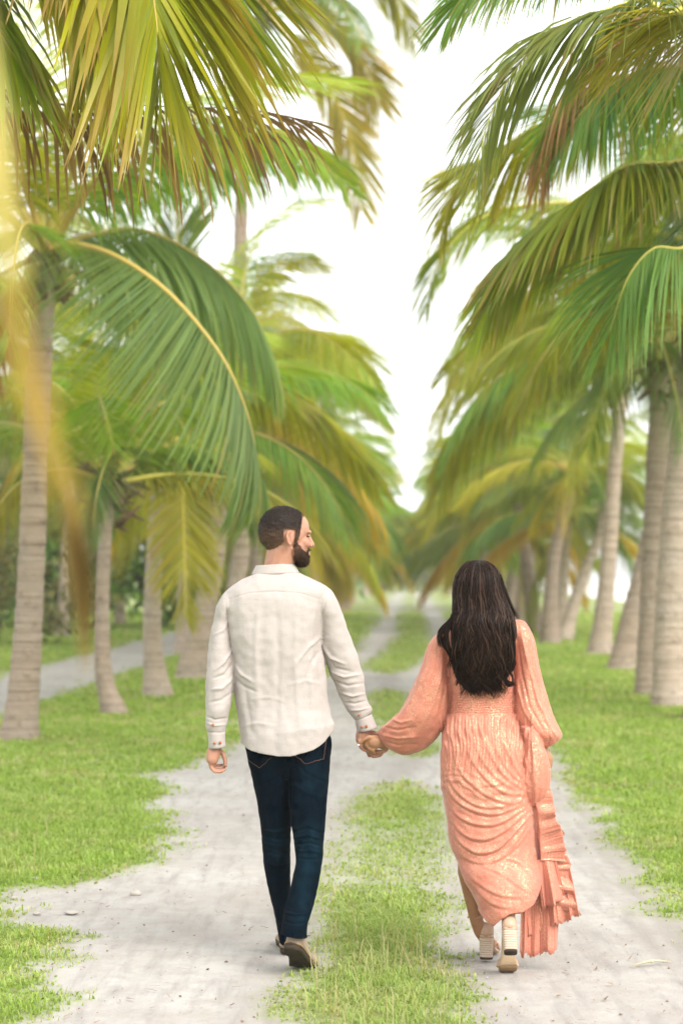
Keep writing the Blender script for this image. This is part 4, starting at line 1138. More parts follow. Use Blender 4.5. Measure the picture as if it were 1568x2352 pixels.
# ---- shirt
Z1 = lambda x, y: (428.7 + 0.293 * x, 1133 + 0.293 * y)
def z1rows(rows):
    return [(*Z1(r[0], r[1]), *Z1(r[2], r[3]), r[4], r[5]) for r in rows]
sh = MB()
tor = [(580, 1319, 684, 1315, YM, 0.072), (548, 1336, 720, 1331, YM, 0.095), (518, 1357, 756, 1353, YM, 0.112), (514, 1385, 752, 1385, YM, 0.128), (521, 1440, 742, 1440, YM, 0.138),
       (529, 1485, 738, 1485, YM, 0.138), (534, 1540, 746, 1525, YM, 0.134), (537, 1580, 750, 1565, YM, 0.13), (542, 1620, 753, 1610, YM, 0.13), (549, 1660, 761, 1645, YM, 0.144), (553, 1688, 767, 1662, YM, 0.154)]
drape = lambda t, i: 0.022 * min(1, i / 14) * (math.sin(5 * t + 0.8) * 0.6 + math.sin(9 * t + 2.0 + i * 0.05) * 0.5 + 0.4 * math.sin(14 * t + 0.5 - i * 0.06))
rg_ = band(sh, dense(tor), n=72, pleat=drape)
last = rg_[-1]; hem = []
for j, p in enumerate(last):
    c = math.cos(2 * math.pi * j / 72)
    yy = np.interp(c, [-1, -0.85, -0.6, -0.2, 0.1, 0.45, 0.65, 0.8, 0.92, 1], [1706, 1714, 1723, 1731, 1731, 1721, 1711, 1700, 1685, 1670])
    hem.append(np.array([p[0], p[1], P(0, yy, YM)[2]]))
sh.loft(rg_ + [hem])
slL = z1rows([(400, 720, 480, 960, YM, .06), (300, 772, 400, 950, YM, .074), (240, 872, 350, 975, YM, .07), (207, 1000, 348, 1060, YM, .066), (181, 1130, 356, 1180, 8.04, .068), (165, 1290, 366, 1310, 8.03, .068), (153, 1450, 368, 1440, 8.02, .066),
              (148, 1580, 362, 1560, 8.01, .062), (148, 1700, 340, 1680, 8.0, .055), (147, 1770, 314, 1785, 8.0, .05), (141, 1828, 304, 1845, 8.0, .048), (168, 1874, 301, 1874, 8.0, .042)])
slR = z1rows([(930, 950, 1000, 700, YM, .06), (1010, 950, 1125, 752, YM, .074), (1040, 985, 1192, 865, YM, .07), (1048, 1090, 1240, 1000, 8.06, .066), (1058, 1205, 1290, 1150, 8.07, .068), (1095, 1315, 1342, 1280, 8.08, .068), (1122, 1420, 1378, 1400, 8.09, .066),
              (1160, 1505, 1395, 1500, 8.09, .06), (1200, 1595, 1412, 1600, 8.1, .055), (1245, 1685, 1434, 1662, 8.1, .05), (1285, 1742, 1452, 1698, 8.1, .046), (1322, 1785, 1436, 1728, 8.1, .042)])
wr_ = lambda s0: (lambda t, i: 0.035 * mnoise.noise(Vector((math.cos(t) * 1.6, math.sin(t) * 1.6 + s0, i * 0.42))) + 0.02 * math.sin(i * 1.3 + 2 * t + s0) * (i > 17))
sh.loft(band(sh, dense(slL), n=44, pleat=wr_(3.0), sq=2.0)); sh.loft(band(sh, dense(slR), n=44, pleat=wr_(9.0), sq=2.0))
sv, sf, sn = remesh(sh, 0.004, 4)
W = 3.2
shirt_folds = [([(355, 1230), (290, 1330), (225, 1390)], .006, W), ([(365, 1330), (300, 1420), (215, 1450)], -.005, W), ([(365, 1440), (280, 1530), (200, 1540)], .0055, W), ([(355, 1560), (280, 1620), (180, 1640)], -.004, W),
               ([(330, 1000), (280, 1080), (215, 1110)], .004, W), ([(150, 1745), (220, 1775), (318, 1762)], -.004, 2.2), ([(150, 1800), (220, 1822), (310, 1812)], .004, 2.2),
               ([(1060, 1180), (1130, 1290), (1240, 1340)], .006, W), ([(1085, 1260), (1160, 1370), (1300, 1400)], -.005, W), ([(1115, 1390), (1230, 1440), (1360, 1420)], .006, W), ([(1150, 1470), (1260, 1510), (1380, 1490)], -.005, W),
               ([(1200, 1560), (1300, 1590), (1400, 1570)], .005, 2.6), ([(1240, 1640), (1320, 1650), (1420, 1625)], -.005, 2.4), ([(1270, 1700), (1350, 1700), (1440, 1680)], .005, 2.2),
               ([(1045, 1130), (960, 1200), (860, 1330)], .0045, 4.0), ([(1055, 1220), (980, 1330), (930, 1480)], -.004, 4.5), ([(365, 1330), (430, 1420), (520, 1480)], .0045, 3.5), ([(375, 1450), (450, 1520), (560, 1560)], -.004, 3.5),
               ([(560, 830), (540, 1200), (560, 1700)], .004, 7), ([(700, 860), (720, 1300), (700, 1900)], -.004, 8), ([(860, 860), (850, 1300), (880, 1850)], .0045, 7), ([(960, 1400), (980, 1600), (1000, 1850)], .004, 6), ([(450, 1500), (480, 1700), (500, 1900)], -.004, 6),
               ([(330, 830), (480, 785), (690, 770), (900, 785), (1070, 840)], -.0022, 1.4), ([(1090, 830), (1050, 1000), (1045, 1130), (1065, 1230)], -.003, 1.6), ([(300, 830), (330, 1050), (352, 1230)], -.003, 1.6),
               ([(420, 1830), (560, 1800), (700, 1830)], .002, 4), ([(480, 1620), (640, 1600), (760, 1630)], .0018, 4), ([(800, 1500), (930, 1470), (1070, 1500)], .002, 4)]
sv = folds(sv, sn, [(a, b * 1.35, c) for a, b, c in shirt_folds], Z1)
sv = sv + sn * (0.0040 * vnoise(sv, 13, 5) + 0.0022 * vnoise(sv, 34, 6))[:, None]
shirt = finish('shirt', sv - OM, sf, M['linen'], man)
# collar stand and cuffs
def cloth_ring(name, rows, th, parent, mat, n=48, sq=2.0):
    rows = dense(rows, 3); a = band(None, rows, n=n, sq=sq)
    inn = [[p + (np.mean(g, 0) - p) * th for p in g] for g in a][::-1]
    mb = MB(); mb.loft([*a, *inn], cap0=False, cap1=False)
    k = len(a) * 2; 
    for j in range(n): mb.f.append(((k - 1) * n + j, (k - 1) * n + (j + 1) % n, (j + 1) % n, j))
    mb.v = [tuple(np.array(p) - OM) for p in mb.v]
    return mb.obj(name, mat, parent)
cloth_ring('collar', [(577, 1321, 688, 1317, YM, 0.076), (583, 1308, 681, 1303, YM, 0.070), (588, 1299, 674, 1294, YM, 0.066)], 0.06, shirt, M['linen'])
cloth_ring('cuff', z1rows([(166, 1868, 303, 1868, 8.0, .041), (170, 1940, 304, 1935, 8.0, .040), (174, 2004, 310, 1988, 8.0, .041)]), 0.07, shirt, M['linen'])
cloth_ring('cuff', z1rows([(1318, 1780, 1448, 1728, 8.1, .040), (1326, 1830, 1472, 1785, 8.1, .042), (1337, 1876, 1497, 1840, 8.1, .044)]), 0.07, shirt, M['linen'])
for (x, y, Y) in [(219, 1958, 7.955), (265, 1955, 7.957), (207, 1816, 7.945), (1408, 1826, 8.052), (1370, 1832, 8.055), (1350, 1738, 8.05)]:
    q = MB(); c = P(*Z1(x, y), Y) - OM
    q.tube([c + (0, 0.003, 0), c - (0, 0.0025, 0)], 0.0058, n=12); q.obj('button', M['button'], shirt)

# ---- jeans
tr = MB()
tr.loft(band(tr, dense([(572, 1625, 738, 1620, YM, .100), (568, 1670, 742, 1660, YM, .108), (566, 1710, 750, 1690, YM, .116), (570, 1750, 757, 1740, YM, .116), (580, 1785, 754, 1785, YM, .08)]), n=60))
legR = [(668, 1680, 748, 1672, 8.04, .100), (668, 1706, 762, 1698, 8.04, .112), (662, 1740, 759, 1740, 8.03, .112), (662, 1790, 755, 1790, 8.01, .106), (664, 1850, 750, 1850, 7.98, .098), (669, 1900, 746, 1900, 7.96, .088), (677, 1945, 743, 1945, 7.94, .080),
        (678, 1985, 739, 1980, 7.92, .076), (669, 2030, 731, 2030, 7.88, .070), (656, 2080, 720, 2080, 7.83, .064), (648, 2118, 709, 2115, 7.79, .062), (645, 2142, 704, 2151, 7.77, .060)]
legL = [(562, 1705, 668, 1705, 8.06, .112), (571, 1750, 672, 1750, 8.06, .112), (582, 1800, 671, 1800, 8.07, .106), (592, 1850, 670, 1850, 8.08, .098), (599, 1900, 668, 1900, 8.09, .088), (602, 1945, 667, 1945, 8.10, .080),
        (607, 1995, 667, 1995, 8.12, .074), (618, 2050, 667, 2050, 8.14, .068), (630, 2100, 668, 2100, 8.17, .060), (638, 2140, 672, 2140, 8.2, .055), (643, 2166, 674, 2170, 8.21, .055)]
jw = lambda s0: (lambda t, i: 0.03 * mnoise.noise(Vector((math.cos(t) * 1.5 + s0, math.sin(t) * 1.5, i * 0.3))))
tr.loft(band(tr, dense(legR), n=44, pleat=jw(1.0), sq=2.1)); tr.loft(band(tr, dense(legL), n=44, pleat=jw(5.0), sq=2.1))
tv, tf, tn = remesh(tr, 0.004, 3)
jf = [([(672, 1912), (705, 1902), (744, 1915)], -.006, 3), ([(676, 1925), (708, 1918), (742, 1930)], .007, 3), ([(680, 1940), (712, 1936), (741, 1945)], -.006, 3), ([(680, 1955), (712, 1954), (740, 1960)], .006, 3), ([(682, 1972), (712, 1974), (738, 1974)], -.005, 3),
      ([(602, 1905), (630, 1912), (664, 1905)], .006, 3), ([(603, 1920), (634, 1928), (664, 1925)], -.006, 3), ([(604, 1936), (634, 1944), (664, 1942)], .006, 3), ([(605, 1955), (634, 1964), (664, 1960)], -.005, 3), ([(608, 1980), (636, 1990), (664, 1985)], .004, 3),
      ([(668, 1730), (700, 1775), (745, 1795)], -.005, 4), ([(664, 1790), (700, 1820), (745, 1835)], .004, 5), ([(664, 1755), (640, 1790), (600, 1800)], -.005, 4), ([(662, 1800), (640, 1840), (605, 1850)], .004, 5),
      ([(652, 2095), (680, 2102), (712, 2098)], .005, 3), ([(648, 2115), (676, 2122), (706, 2118)], -.005, 3), ([(664, 1720), (666, 1800), (668, 1860)], -.006, 3.5)]
tv = folds(tv, tn, jf)
tv = tv + tn * (0.0022 * vnoise(tv, 16, 8) + 0.0012 * vnoise(tv, 45, 9))[:, None]
px, py = proj(tv)
def blob(x0, y0, sx, sy): return np.exp(-((px - x0) / sx) ** 2 - ((py - y0) / sy) ** 2)
wear = np.clip(0.9 * blob(712, 1950, 30, 55) + 0.7 * blob(636, 1945, 26, 50) + 0.6 * blob(695, 2050, 22, 60) + 0.5 * blob(720, 1790, 30, 40) + 0.35 * blob(690, 2110, 20, 16), 0, 1) * (0.25 + 0.6 * np.clip(vnoise(tv, 26, 3) + 0.35, 0, 1))
jeans = finish('jeans', tv - OM, tf, M['denim'], man, {'wear': np.clip(wear, 0, 1)})
# hem turn-up on the near leg, pockets and stitching: strips hugging the cloth
def drape_strip(pts, r, name, mat, parent, off=0.0015, back=True):
    out = []
    for (x, y) in pts:
        d = np.hypot(px - x, py - y) + (1000 * (tn[:, 1] > 0.2) if back else 0); i = int(np.argmin(d)); out.append(tv[i] + tn[i] * off - OM)
    q = MB(); q.tube(smooth_path(out, len(out) * 3) if len(out) > 2 else out, r, n=6); return q.obj(name, mat, parent)
def lin(a, b, k): return [(a[0] + (b[0] - a[0]) * t, a[1] + (b[1] - a[1]) * t) for t in np.linspace(0, 1, k)]
Zp = lambda x, y: ((720 + x / 5.227) * 0.7656, (2150 + y / 5.227) * 0.7656)
for poly in ([(840, 595), (1030, 738), (1305, 665), (1345, 380)], [(130, 680), (305, 805), (490, 640)]):
    pp = [Zp(*q) for q in poly]; path = []
    for a, b in zip(pp[:-1], pp[1:]): path += lin(a, b, 8)[:-1]
    path.append(pp[-1])
    drape_strip(path, 0.0016, 'pocket_stitching', M['thread'], jeans)
hemr = band(None, [legR[-1]], n=44, sq=2.1)[0]
q = MB(); q.tube([p - OM for p in hemr] + [hemr[0] - OM], 0.0035, n=6); q.obj('hem', M['denim'], jeans)

# ---- man's shoes
def shoe_geo(bend, L=0.29):
    ys_ = np.linspace(0, L, 22)
    hw = np.interp(ys_ / L, [0, .04, .15, .35, .5, .68, .85, .95, 1], [.018, .028, .033, .032, .036, .046, .043, .030, .010])
    cx = np.interp(ys_ / L, [0, .4, .7, 1], [0, .002, -.003, .006])
    ht = np.interp(ys_ / L, [0, .06, .2, .38, .5, .7, .88, 1], [.072, .098, .104, .100, .078, .056, .048, .030])
    def bendf(p):
        x, y, z = p
        if y < 0.205:
            a = bend * min(1, (0.205 - y) / 0.03); dy, dz = y - 0.205, z
            y, z = 0.205 + dy * math.cos(a) + dz * math.sin(a) * 1.0, -dy * math.sin(a) + dz * math.cos(a)
        return np.array([x, y, z])
    up, so, we = [], [], []
    for y, w, c, h in zip(ys_, hw, cx, ht):
        g = []
        for j in range(20):
            t = 2 * math.pi * j / 20; ct, st = math.cos(t), math.sin(t)
            zz = 0.026 + (h - 0.026) * max(0, st) ** 0.8 if st > 0 else 0.022
            g.append(bendf((c + w * ct * (1 - 0.35 * max(0, st) ** 2), y, zz)))
        up.append(g)
        so.append([bendf((c + (w + .003) * math.cos(t), y if 0.01 < y < L - .01 else y + (-.003 if y < .1 else .003), (0.022 if math.sin(t) > 0 else (0.0 if y < .085 or y > .11 else 0.004)))) for t in np.linspace(0, 2 * math.pi, 17)[:-1]])
        we.append([bendf((c + (w + .0035) * math.cos(t), y, 0.0225 + (0.0045 if math.sin(t) > 0 else 0))) for t in np.linspace(0, 2 * math.pi, 17)[:-1]])
    return up, so, we
def man_shoe(ball, yaw, bend, roll=0.0):
    up, so, we = shoe_geo(bend)
    R = np.array(Matrix.Rotation(yaw, 3, 'Z') @ Matrix.Rotation(roll, 3, 'Y'))
    tr_ = lambda g: [[(p - np.array([0, 0.205, 0])) * 1.08 @ R.T + ball - OM for p in r] for r in g]
    q = MB(); q.loft(tr_(up)); s_ = q.obj('shoe', M['suede'], man)
    q = MB(); q.loft(tr_(so)); q.obj('sole', M['sole'], s_)
    q = MB(); q.loft(tr_(we)); q.obj('welt', M['welt'], s_)
man_shoe(np.array([P(694, 2222, 7.9)[0], 7.91, 0.001]), math.radians(-14), math.radians(29), math.radians(3))
man_shoe(np.array([P(662, 2185, 8.42)[0], 8.41, 0.001]), math.radians(2), 0.0)
# ------------------------------------------------------------------ the woman
YW = 7.97
woman = empty('person', (P(1120, 2210, 7.95)[0], 7.95, 0))
tag(woman, 'woman with long dark hair in a coral gold-shimmer maxi dress walking away', 'person')
OW = np.array(woman.location)
Z2 = lambda x, y: (796.2 + 0.3515 * x, 1255.6 + 0.3515 * y)
Z3 = lambda x, y: (535.9 + 0.5176 * x, 1646 + 0.5176 * y)
Z4 = lambda x, y: ((1340 + x / 5.227) * 0.7656, (2580 + y / 5.227) * 0.7656)
def zrows(Z, rows): return [(*Z(r[0], r[1]), *Z(r[2], r[3]), r[4], r[5]) for r in rows]

wb = MB()
WC = P(1098, 1349, YW)
wb.ball(WC + (0, -0.005, 0.012), (0.073, 0.090, 0.088), n=20, m=12)
wb.ball(WC + (0, 0.045, -0.045), (0.052, 0.045, 0.062), n=18, m=10)
wb.ball(WC + (0, 0.075, -0.098), (0.018, 0.016, 0.015))
wb.tube([WC + (0, 0.088, 0.0), WC + (0, 0.098, -0.022), WC + (0, 0.108, -0.04)], [0.008, 0.009, 0.011]); wb.ball(WC + (0, 0.086, -0.07), (0.02, 0.01, 0.011))
for s in (1, -1): wb.ball(WC + (s * 0.073, 0.0, -0.02), (0.007, 0.016, 0.026))
wb.chain([WC + (0, -0.005, -0.06), P(1100, 1420, YW)], [0.048, 0.052])
wb.chain([P(1100, 1440, YW), P(1102, 1520, YW), P(1106, 1610, YW), P(1112, 1700, YW)], [0.075, 0.085, 0.085, 0.11])
wb.chain([P(1045, 1450, YW), P(1165, 1440, YW)], [0.04, 0.04])
hwL = P(876, 1706, 8.07)
wb.chain([P(1035, 1460, YW), P(985, 1610, YW), P(885, 1708, 8.07), hwL], [0.036, 0.032, 0.027, 0.025])
hwR = P(1247, 1728, 7.93)
wb.chain([P(1178, 1450, YW), P(1215, 1600, YW), hwR], [0.036, 0.032, 0.0225])
# left hand over his: back of the hand towards us, knuckles down-left, fingers wrapping under
wb.chain([hwL, P(866, 1704, 8.055), P(856, 1704, 8.05)], [0.0225, 0.027, 0.026])
wb.ball(P(857, 1705, 8.052), (0.034, 0.020, 0.031))
wb.ball(P(846, 1708, 8.054), (0.020, 0.018, 0.026))
finger(wb, [P(858, 1694, 8.04), P(846, 1693, 8.032), P(834, 1700, 8.035), P(825, 1709, 8.04)], 0.0088)
for k, (x0, y0, x1, y1) in enumerate([(841, 1700, 837, 1712), (842, 1710, 843, 1720), (848, 1717, 851, 1727), (855, 1721, 858, 1729)]):
    finger(wb, [P(x0 + 5, y0 - 2, 8.05), P(x0, y0 + 2, 8.045), P(x1, y1, 8.06), P(x1 + 4, y1 + 1, 8.085)], 0.0086)
# right hand gripping the gathered skirt
wb.chain([hwR, P(1254, 1742, 7.93), P(1254, 1756, 7.93)], [0.023, 0.026, 0.024])
for k in range(4): finger(wb, [P(1256, 1752 + k * 5, 7.945 - 0.012 * k), P(1259, 1760 + k * 4, 7.93 - 0.014 * k), P(1250, 1766 + k * 4, 7.90 - 0.01 * k), P(1241, 1764 + k * 4, 7.90 - 0.01 * k)], 0.0082)
finger(wb, [P(1250, 1742, 7.91), P(1244, 1750, 7.89), P(1240, 1758, 7.88)], 0.009)
# legs and feet
LB = P(1128, 2188, 8.22)          # left ball of the foot
aL = P(1093, 2112, 8.07)
wb.chain([P(1085, 1800, 8.0), P(1080, 1930, 7.98), P(1076, 2000, 8.0), aL], [0.075, 0.045, 0.046, 0.027])
wb.chain([aL, P(1103, 2138, 8.09), np.array([P(1122, 0, 8.2)[0], 8.19, 0.045]), np.array([P(1131, 0, 8.28)[0], 8.27, 0.03])], [0.027, 0.029, 0.028, 0.020])
RA_ = math.radians(31); RBALL = np.array([P(1166, 2200, 7.79)[0], 7.79, 0.030])       # right foot, heel lifted, toes on the ground
def rf(x, y, z): return RBALL + np.array([x, y * math.cos(RA_) + z * math.sin(RA_), -y * math.sin(RA_) + z * math.cos(RA_)])
aR = rf(0, -0.125, 0.185)
wb.chain([P(1140, 1800, 7.98), P(1150, 1930, 7.93), P(1160, 2010, 7.87), aR], [0.075, 0.045, 0.038, 0.025])
wb.chain([aR, rf(0, -0.135, 0.125), rf(0, -0.06, 0.078), rf(0, 0.0, 0.034), rf(0, 0.055, 0.024)], [0.026, 0.026, 0.027, 0.026, 0.016])
wv, wf, wn_ = remesh(wb, 0.004, 3)
wbody = finish('body', wv - OW, wf, M['skin_w'], woman)
q = MB(); q.ball(P(823, 1711, 8.03) - OW, (0.005, 0.0025, 0.0035)); q.obj('fingernail', M['nail'], wbody)

# ---- dress: bodice, sleeves, skirt
dr = MB()
def pl(k, a, s0, start=0, end=999):
    def g(t, i):
        e = a * min(1, max(0, (i - start) / 6)) * min(1, max(0, (end - i) / 5))
        return e * (math.sin(k * t + 1.3 * math.sin(0.22 * i + s0) + s0) + 0.6 * math.sin((k * 1.7) // 1 * t - 0.18 * i + 2 * s0) + 1.2 * mnoise.noise(Vector((math.cos(t) * 3, math.sin(t) * 3 + s0, i * 0.12))))
    return g
bod = [(1058, 1414, 1150, 1408, YW, .055), (1034, 1432, 1182, 1424, YW, .085), (1024, 1458, 1190, 1452, YW, .100), (1025, 1500, 1181, 1495, YW, .112), (1029, 1545, 1178, 1545, YW, .112), (1033, 1588, 1177, 1588, YW, .105),
       (1033, 1615, 1178, 1615, YW, .102), (1033, 1640, 1180, 1638, YW, .106), (1032, 1660, 1184, 1660, YW, .108)]
dr.loft(band(dr, dense(bod), n=60, pleat=lambda t, i: 0.010 * math.sin(22 * t + i) * (i > 12)))
YS = 7.955
skt = [(1033, 1632, 1180, 1632, YW, .100), (1026, 1652, 1187, 1650, YW, .114), (1018, 1678, 1200, 1674, YW, .135), (1013, 1712, 1212, 1710, 7.965, .152), (1011, 1760, 1222, 1760, 7.96, .162), (1013, 1800, 1226, 1800, YS, .165),
       (1019, 1835, 1228, 1835, YS, .165), (1027, 1890, 1230, 1890, 7.95, .165), (1031, 1935, 1234, 1935, 7.95, .165), (1045, 1968, 1238, 1965, 7.94, .162), (1056, 1998, 1239, 1995, 7.915, .166), (1075, 2040, 1240, 2028, 7.895, .170), (1098, 2082, 1238, 2052, 7.88, .165)]
rg = band(dr, dense(skt), n=84, pleat=pl(19, 0.008, 0.7, 1, 22))
hemw = []
for j, p in enumerate(rg[-1]):
    X = CX + p[0] / p[1] * F
    yy = np.interp(X, [1095, 1108, 1131, 1150, 1170, 1203, 1226, 1240], [2086, 2106, 2131, 2112, 2100, 2097, 2080, 2052])
    hemw.append(np.array([p[0], p[1], P(0, yy, p[1])[2]]))
dr.loft(rg + [hemw])
# cloth bunched up in the right hand
bun = [(1196, 1668, 1226, 1668, 7.90, .035), (1205, 1700, 1244, 1702, 7.885, .045), (1205, 1740, 1256, 1738, 7.875, .052), (1200, 1785, 1262, 1782, 7.87, .055), (1204, 1822, 1256, 1820, 7.87, .048), (1212, 1850, 1240, 1848, 7.88, .03)]
dr.loft(band(dr, dense(bun), n=44, pleat=pl(7, 0.06, 2.1)))
sL = zrows(Z2, [(640, 540, 690, 660, YW, .05), (585, 572, 660, 690, YW, .058), (530, 640, 655, 760, YW, .064), (500, 740, 662, 850, YW, .07), (462, 840, 668, 940, YW, .076), (410, 960, 670, 1025, 7.98, .08), (350, 1070, 655, 1115, 7.99, .083),
                (290, 1130, 622, 1200, 8.01, .084), (240, 1165, 562, 1278, 8.03, .082), (214, 1192, 480, 1337, 8.05, .076), (204, 1215, 395, 1361, 8.06, .066), (208, 1245, 310, 1342, 8.07, .05), (218, 1262, 262, 1312, 8.07, .03)])
sR = zrows(Z2, [(1030, 640, 1080, 480, YW, .05), (1075, 660, 1150, 482, YW, .058), (1085, 730, 1208, 560, YW, .066), (1094, 830, 1240, 690, YW, .07), (1090, 930, 1265, 820, YW, .074), (1086, 1030, 1296, 930, 7.96, .076), (1096, 1112, 1332, 1060, 7.95, .078),
                (1138, 1182, 1370, 1150, 7.94, .074), (1192, 1236, 1400, 1212, 7.93, .066), (1248, 1292, 1406, 1234, 7.93, .052), (1290, 1320, 1390, 1262, 7.93, .036)])
dr.loft(band(dr, dense(sL), n=60, pleat=pl(9, 0.020, 1.1), sq=2.0)); dr.loft(band(dr, dense(sR), n=60, pleat=pl(9, 0.020, 4.1), sq=2.0))
dv, df, dn = remesh(dr, 0.004, 3)
px, py = proj(dv)
back = sst(0.25, -0.25, dn[:, 1])
# smocked waist: fine horizontal ruching
wz = sst(1585, 1592, py) * (1 - sst(1636, 1644, py)) * (px > 1026) * (px < 1186)
ruch = 0.0022 * np.sin(py * 1.15 + 1.2 * np.sin(px * 0.21)) + 0.0012 * np.sin(px * 0.9 + np.sin(py * 0.5) * 2)
disp = wz * ruch * 1.3
# swags hanging between the left hip and the gathered hand
nzs = vnoise(dv, 8, 2); nzt = vnoise(dv, 22, 3)
xr_ = (px - 1112) / 105.0
lift = np.where(xr_ > 0, 78 * np.abs(xr_) ** 1.7 + 46 * np.clip(xr_, 0, 2) ** 4, 62 * np.abs(xr_) ** 1.6)
phi = py + lift + 16 * nzs + 5 * nzt
isk = sst(1770, 1840, phi) * (1 - 0.8 * sst(1975, 2020, phi)) * (px < 1243) * back * sst(1715, 1765, py)
cyc = (phi - 1770) / (15 + 0.07 * (phi - 1770)) + 0.8 * nzs + 0.5 * nzt
fr_ = cyc - np.floor(cyc)
swag = np.where(fr_ < 0.68, np.sin(fr_ / 0.68 * math.pi / 2) ** 1.5, np.cos((fr_ - 0.68) / 0.32 * math.pi / 2)) - 0.5
vary = 0.55 + 0.9 * np.clip(nzs + 0.3, 0, 1)
disp += isk * 0.0030 * swag * vary
# long diagonals of the lower skirt
disp += back * sst(1950, 2000, py) * 0.004 * np.sin((px * 0.55 + py * 0.8) * 0.075 + 3 * nzs)
# gathers below the waist
up_ = sst(1640, 1655, py) * (1 - sst(1740, 1800, py)) * (px > 1008) * (px < 1225)
disp += up_ * back * 0.0045 * (np.sin(px * 0.36 + 5 * nzs + (py - 1650) * 0.01 * (px - 1105) * 0.06) * (0.6 + nzt) + 0.6 * np.sin(px * 0.83 + 6 * nzs))
dv = dv + dn * disp[:, None]
fl = [([(560, 640), (520, 800), (450, 960), (350, 1120)], .006, 3), ([(600, 640), (570, 820), (500, 1000), (400, 1180)], -.006, 3), ([(630, 680), (610, 860), (560, 1040), (470, 1220)], .006, 3), ([(650, 780), (640, 940), (600, 1100), (520, 1270)], -.005, 3),
      ([(300, 1130), (360, 1150), (420, 1130)], .008, 3.0), ([(250, 1180), (330, 1200), (450, 1180)], -.006, 3), ([(225, 1230), (330, 1250), (470, 1240)], .006, 3), ([(230, 1270), (330, 1300), (450, 1290)], -.005, 3),
      ([(1130, 520), (1180, 760), (1250, 1020), (1330, 1180)], .006, 3), ([(1110, 600), (1140, 820), (1190, 1040), (1300, 1230)], -.006, 3), ([(1190, 620), (1220, 820), (1290, 1020), (1370, 1190)], -.005, 3), ([(1105, 760), (1120, 940), (1160, 1080), (1260, 1230)], .006, 3),
      ([(1340, 1190), (1360, 1230), (1345, 1270)], .006, 2.2), ([(1310, 1200), (1325, 1260), (1310, 1300)], -.006, 2.2), ([(700, 700), (690, 850), (700, 940)], .004, 3), ([(1040, 750), (1050, 850), (1040, 940)], .004, 3)]
dv = folds(dv, dn, fl, Z2)
sk = [[(1000, 20), (1035, 150), (1105, 260), (1200, 335), (1295, 345)], [(962, 90), (992, 220), (1080, 320), (1200, 378), (1298, 368)], [(1080, 25), (1128, 150), (1200, 260), (1295, 325)], [(1160, 20), (1200, 130), (1258, 240), (1312, 310)],
      [(1232, 30), (1262, 120), (1302, 220), (1325, 290)], [(1040, 20), (1075, 140), (1150, 255), (1250, 325)], [(1120, 20), (1160, 140), (1225, 245), (1302, 310)], [(930, 130), (950, 260), (1010, 350), (1120, 402), (1290, 380)],
      [(925, 225), (960, 335), (1040, 405), (1160, 432), (1295, 385)], [(932, 310), (978, 420), (1070, 475), (1180, 472), (1305, 395)], [(942, 385), (998, 500), (1090, 545), (1190, 515), (1312, 412)], [(950, 450), (1008, 560), (1100, 606), (1190, 570), (1322, 430)],
      [(1085, 600), (1170, 590), (1240, 520), (1325, 425)], [(965, 580), (1060, 640), (1160, 640), (1260, 570), (1335, 470)], [(1005, 660), (1080, 735), (1180, 790), (1270, 800)], [(1050, 735), (1140, 825), (1230, 850)], [(1090, 655), (1180, 692), (1300, 772)], [(1200, 620), (1290, 660), (1350, 720)],
      [(1340, 420), (1325, 520), (1345, 640)], [(1320, 440), (1250, 560), (1160, 640)]]
amps = [.006, .006, .006, .006, .005, .004, .004, .007, .010, .010, .010, .009, .008, .006, .005, .005, .004, .004, .005, .006]
f2_ = []
for pl_, am in zip(sk, amps):
    am *= 0.72
    f2_.append((smooth_path([(*q, 0) for q in pl_], 24)[:, :2], am, 5.2))
    f2_.append(([(q[0] - 1, q[1] + 13) for q in smooth_path([(*q, 0) for q in pl_], 24)[:, :2]], -am * 0.75, 3.6))
dn2 = dn
dv = folds(dv, dn2, f2_, Z3)
dv = dv + dn * (0.0022 * vnoise(dv, 24, 5) + 0.0012 * vnoise(dv, 70, 6))[:, None]
dress = finish('dress', dv - OW, df, M['dress'], woman)
# ---- cascading ruffles at her right side
def ruffle(inner, outer, Y0, waves, amp, seed, nu=110, nv=16, Y1=None):
    a = smooth_path([P(*Z3(*q), Y0) for q in inner], nu); b = smooth_path([P(*Z3(*q), Y1 or Y0) for q in outer], nu)
    rs = random.Random(seed); p0 = rs.uniform(0, 60)
    V = []
    for j in range(nv):
        w = j / (nv - 1)
        for i in range(nu):
            s = i / (nu - 1)
            n1 = mnoise.noise(Vector((s * waves * 1.0 + p0, 0.35 * w, 1.0))); n2 = mnoise.noise(Vector((s * waves * 1.3 + p0 + 0.37, 0.4 * w, 9.0))); n3 = mnoise.noise(Vector((s * waves * 2.0 + p0, w, 4.0)))
            base = a[i] * (1 - w) + b[i] * w
            t = unit(b[min(i + 1, nu - 1)] - b[max(i - 1, 0)])
            e = w ** 0.8
            ps = 2 * math.pi * waves * s + p0 + 1.2 * n2
            cr_ = mnoise.noise(Vector((s * waves * 7.0 + p0, w * 0.5, 2.0)))
            base = base + (b[i] - a[i]) * w * (0.10 * n2 + 0.05 * cr_) + np.array([0, 1, 0]) * 0.006 * e * cr_
            V.append(base + np.array([0, 1, 0]) * amp * e * (0.30 * math.sin(ps) + 2.0 * n1 + 0.35 * n3) + t * amp * e * (0.12 * math.sin(ps * 2 + 0.7) + 1.3 * n2) + unit(b[i] - a[i]) * amp * 0.4 * e * n3)
    Fq = [(j * nu + i, j * nu + i + 1, (j + 1) * nu + i + 1, (j + 1) * nu + i) for j in range(nv - 1) for i in range(nu - 1)]
    V = np.array(V) - OW
    o = link('ruffle', mk_mesh('ruffle', V, Fq, M['dress']), dress)
    m = o.modifiers.new('th', 'SOLIDIFY'); m.thickness = 0.0012
    return o
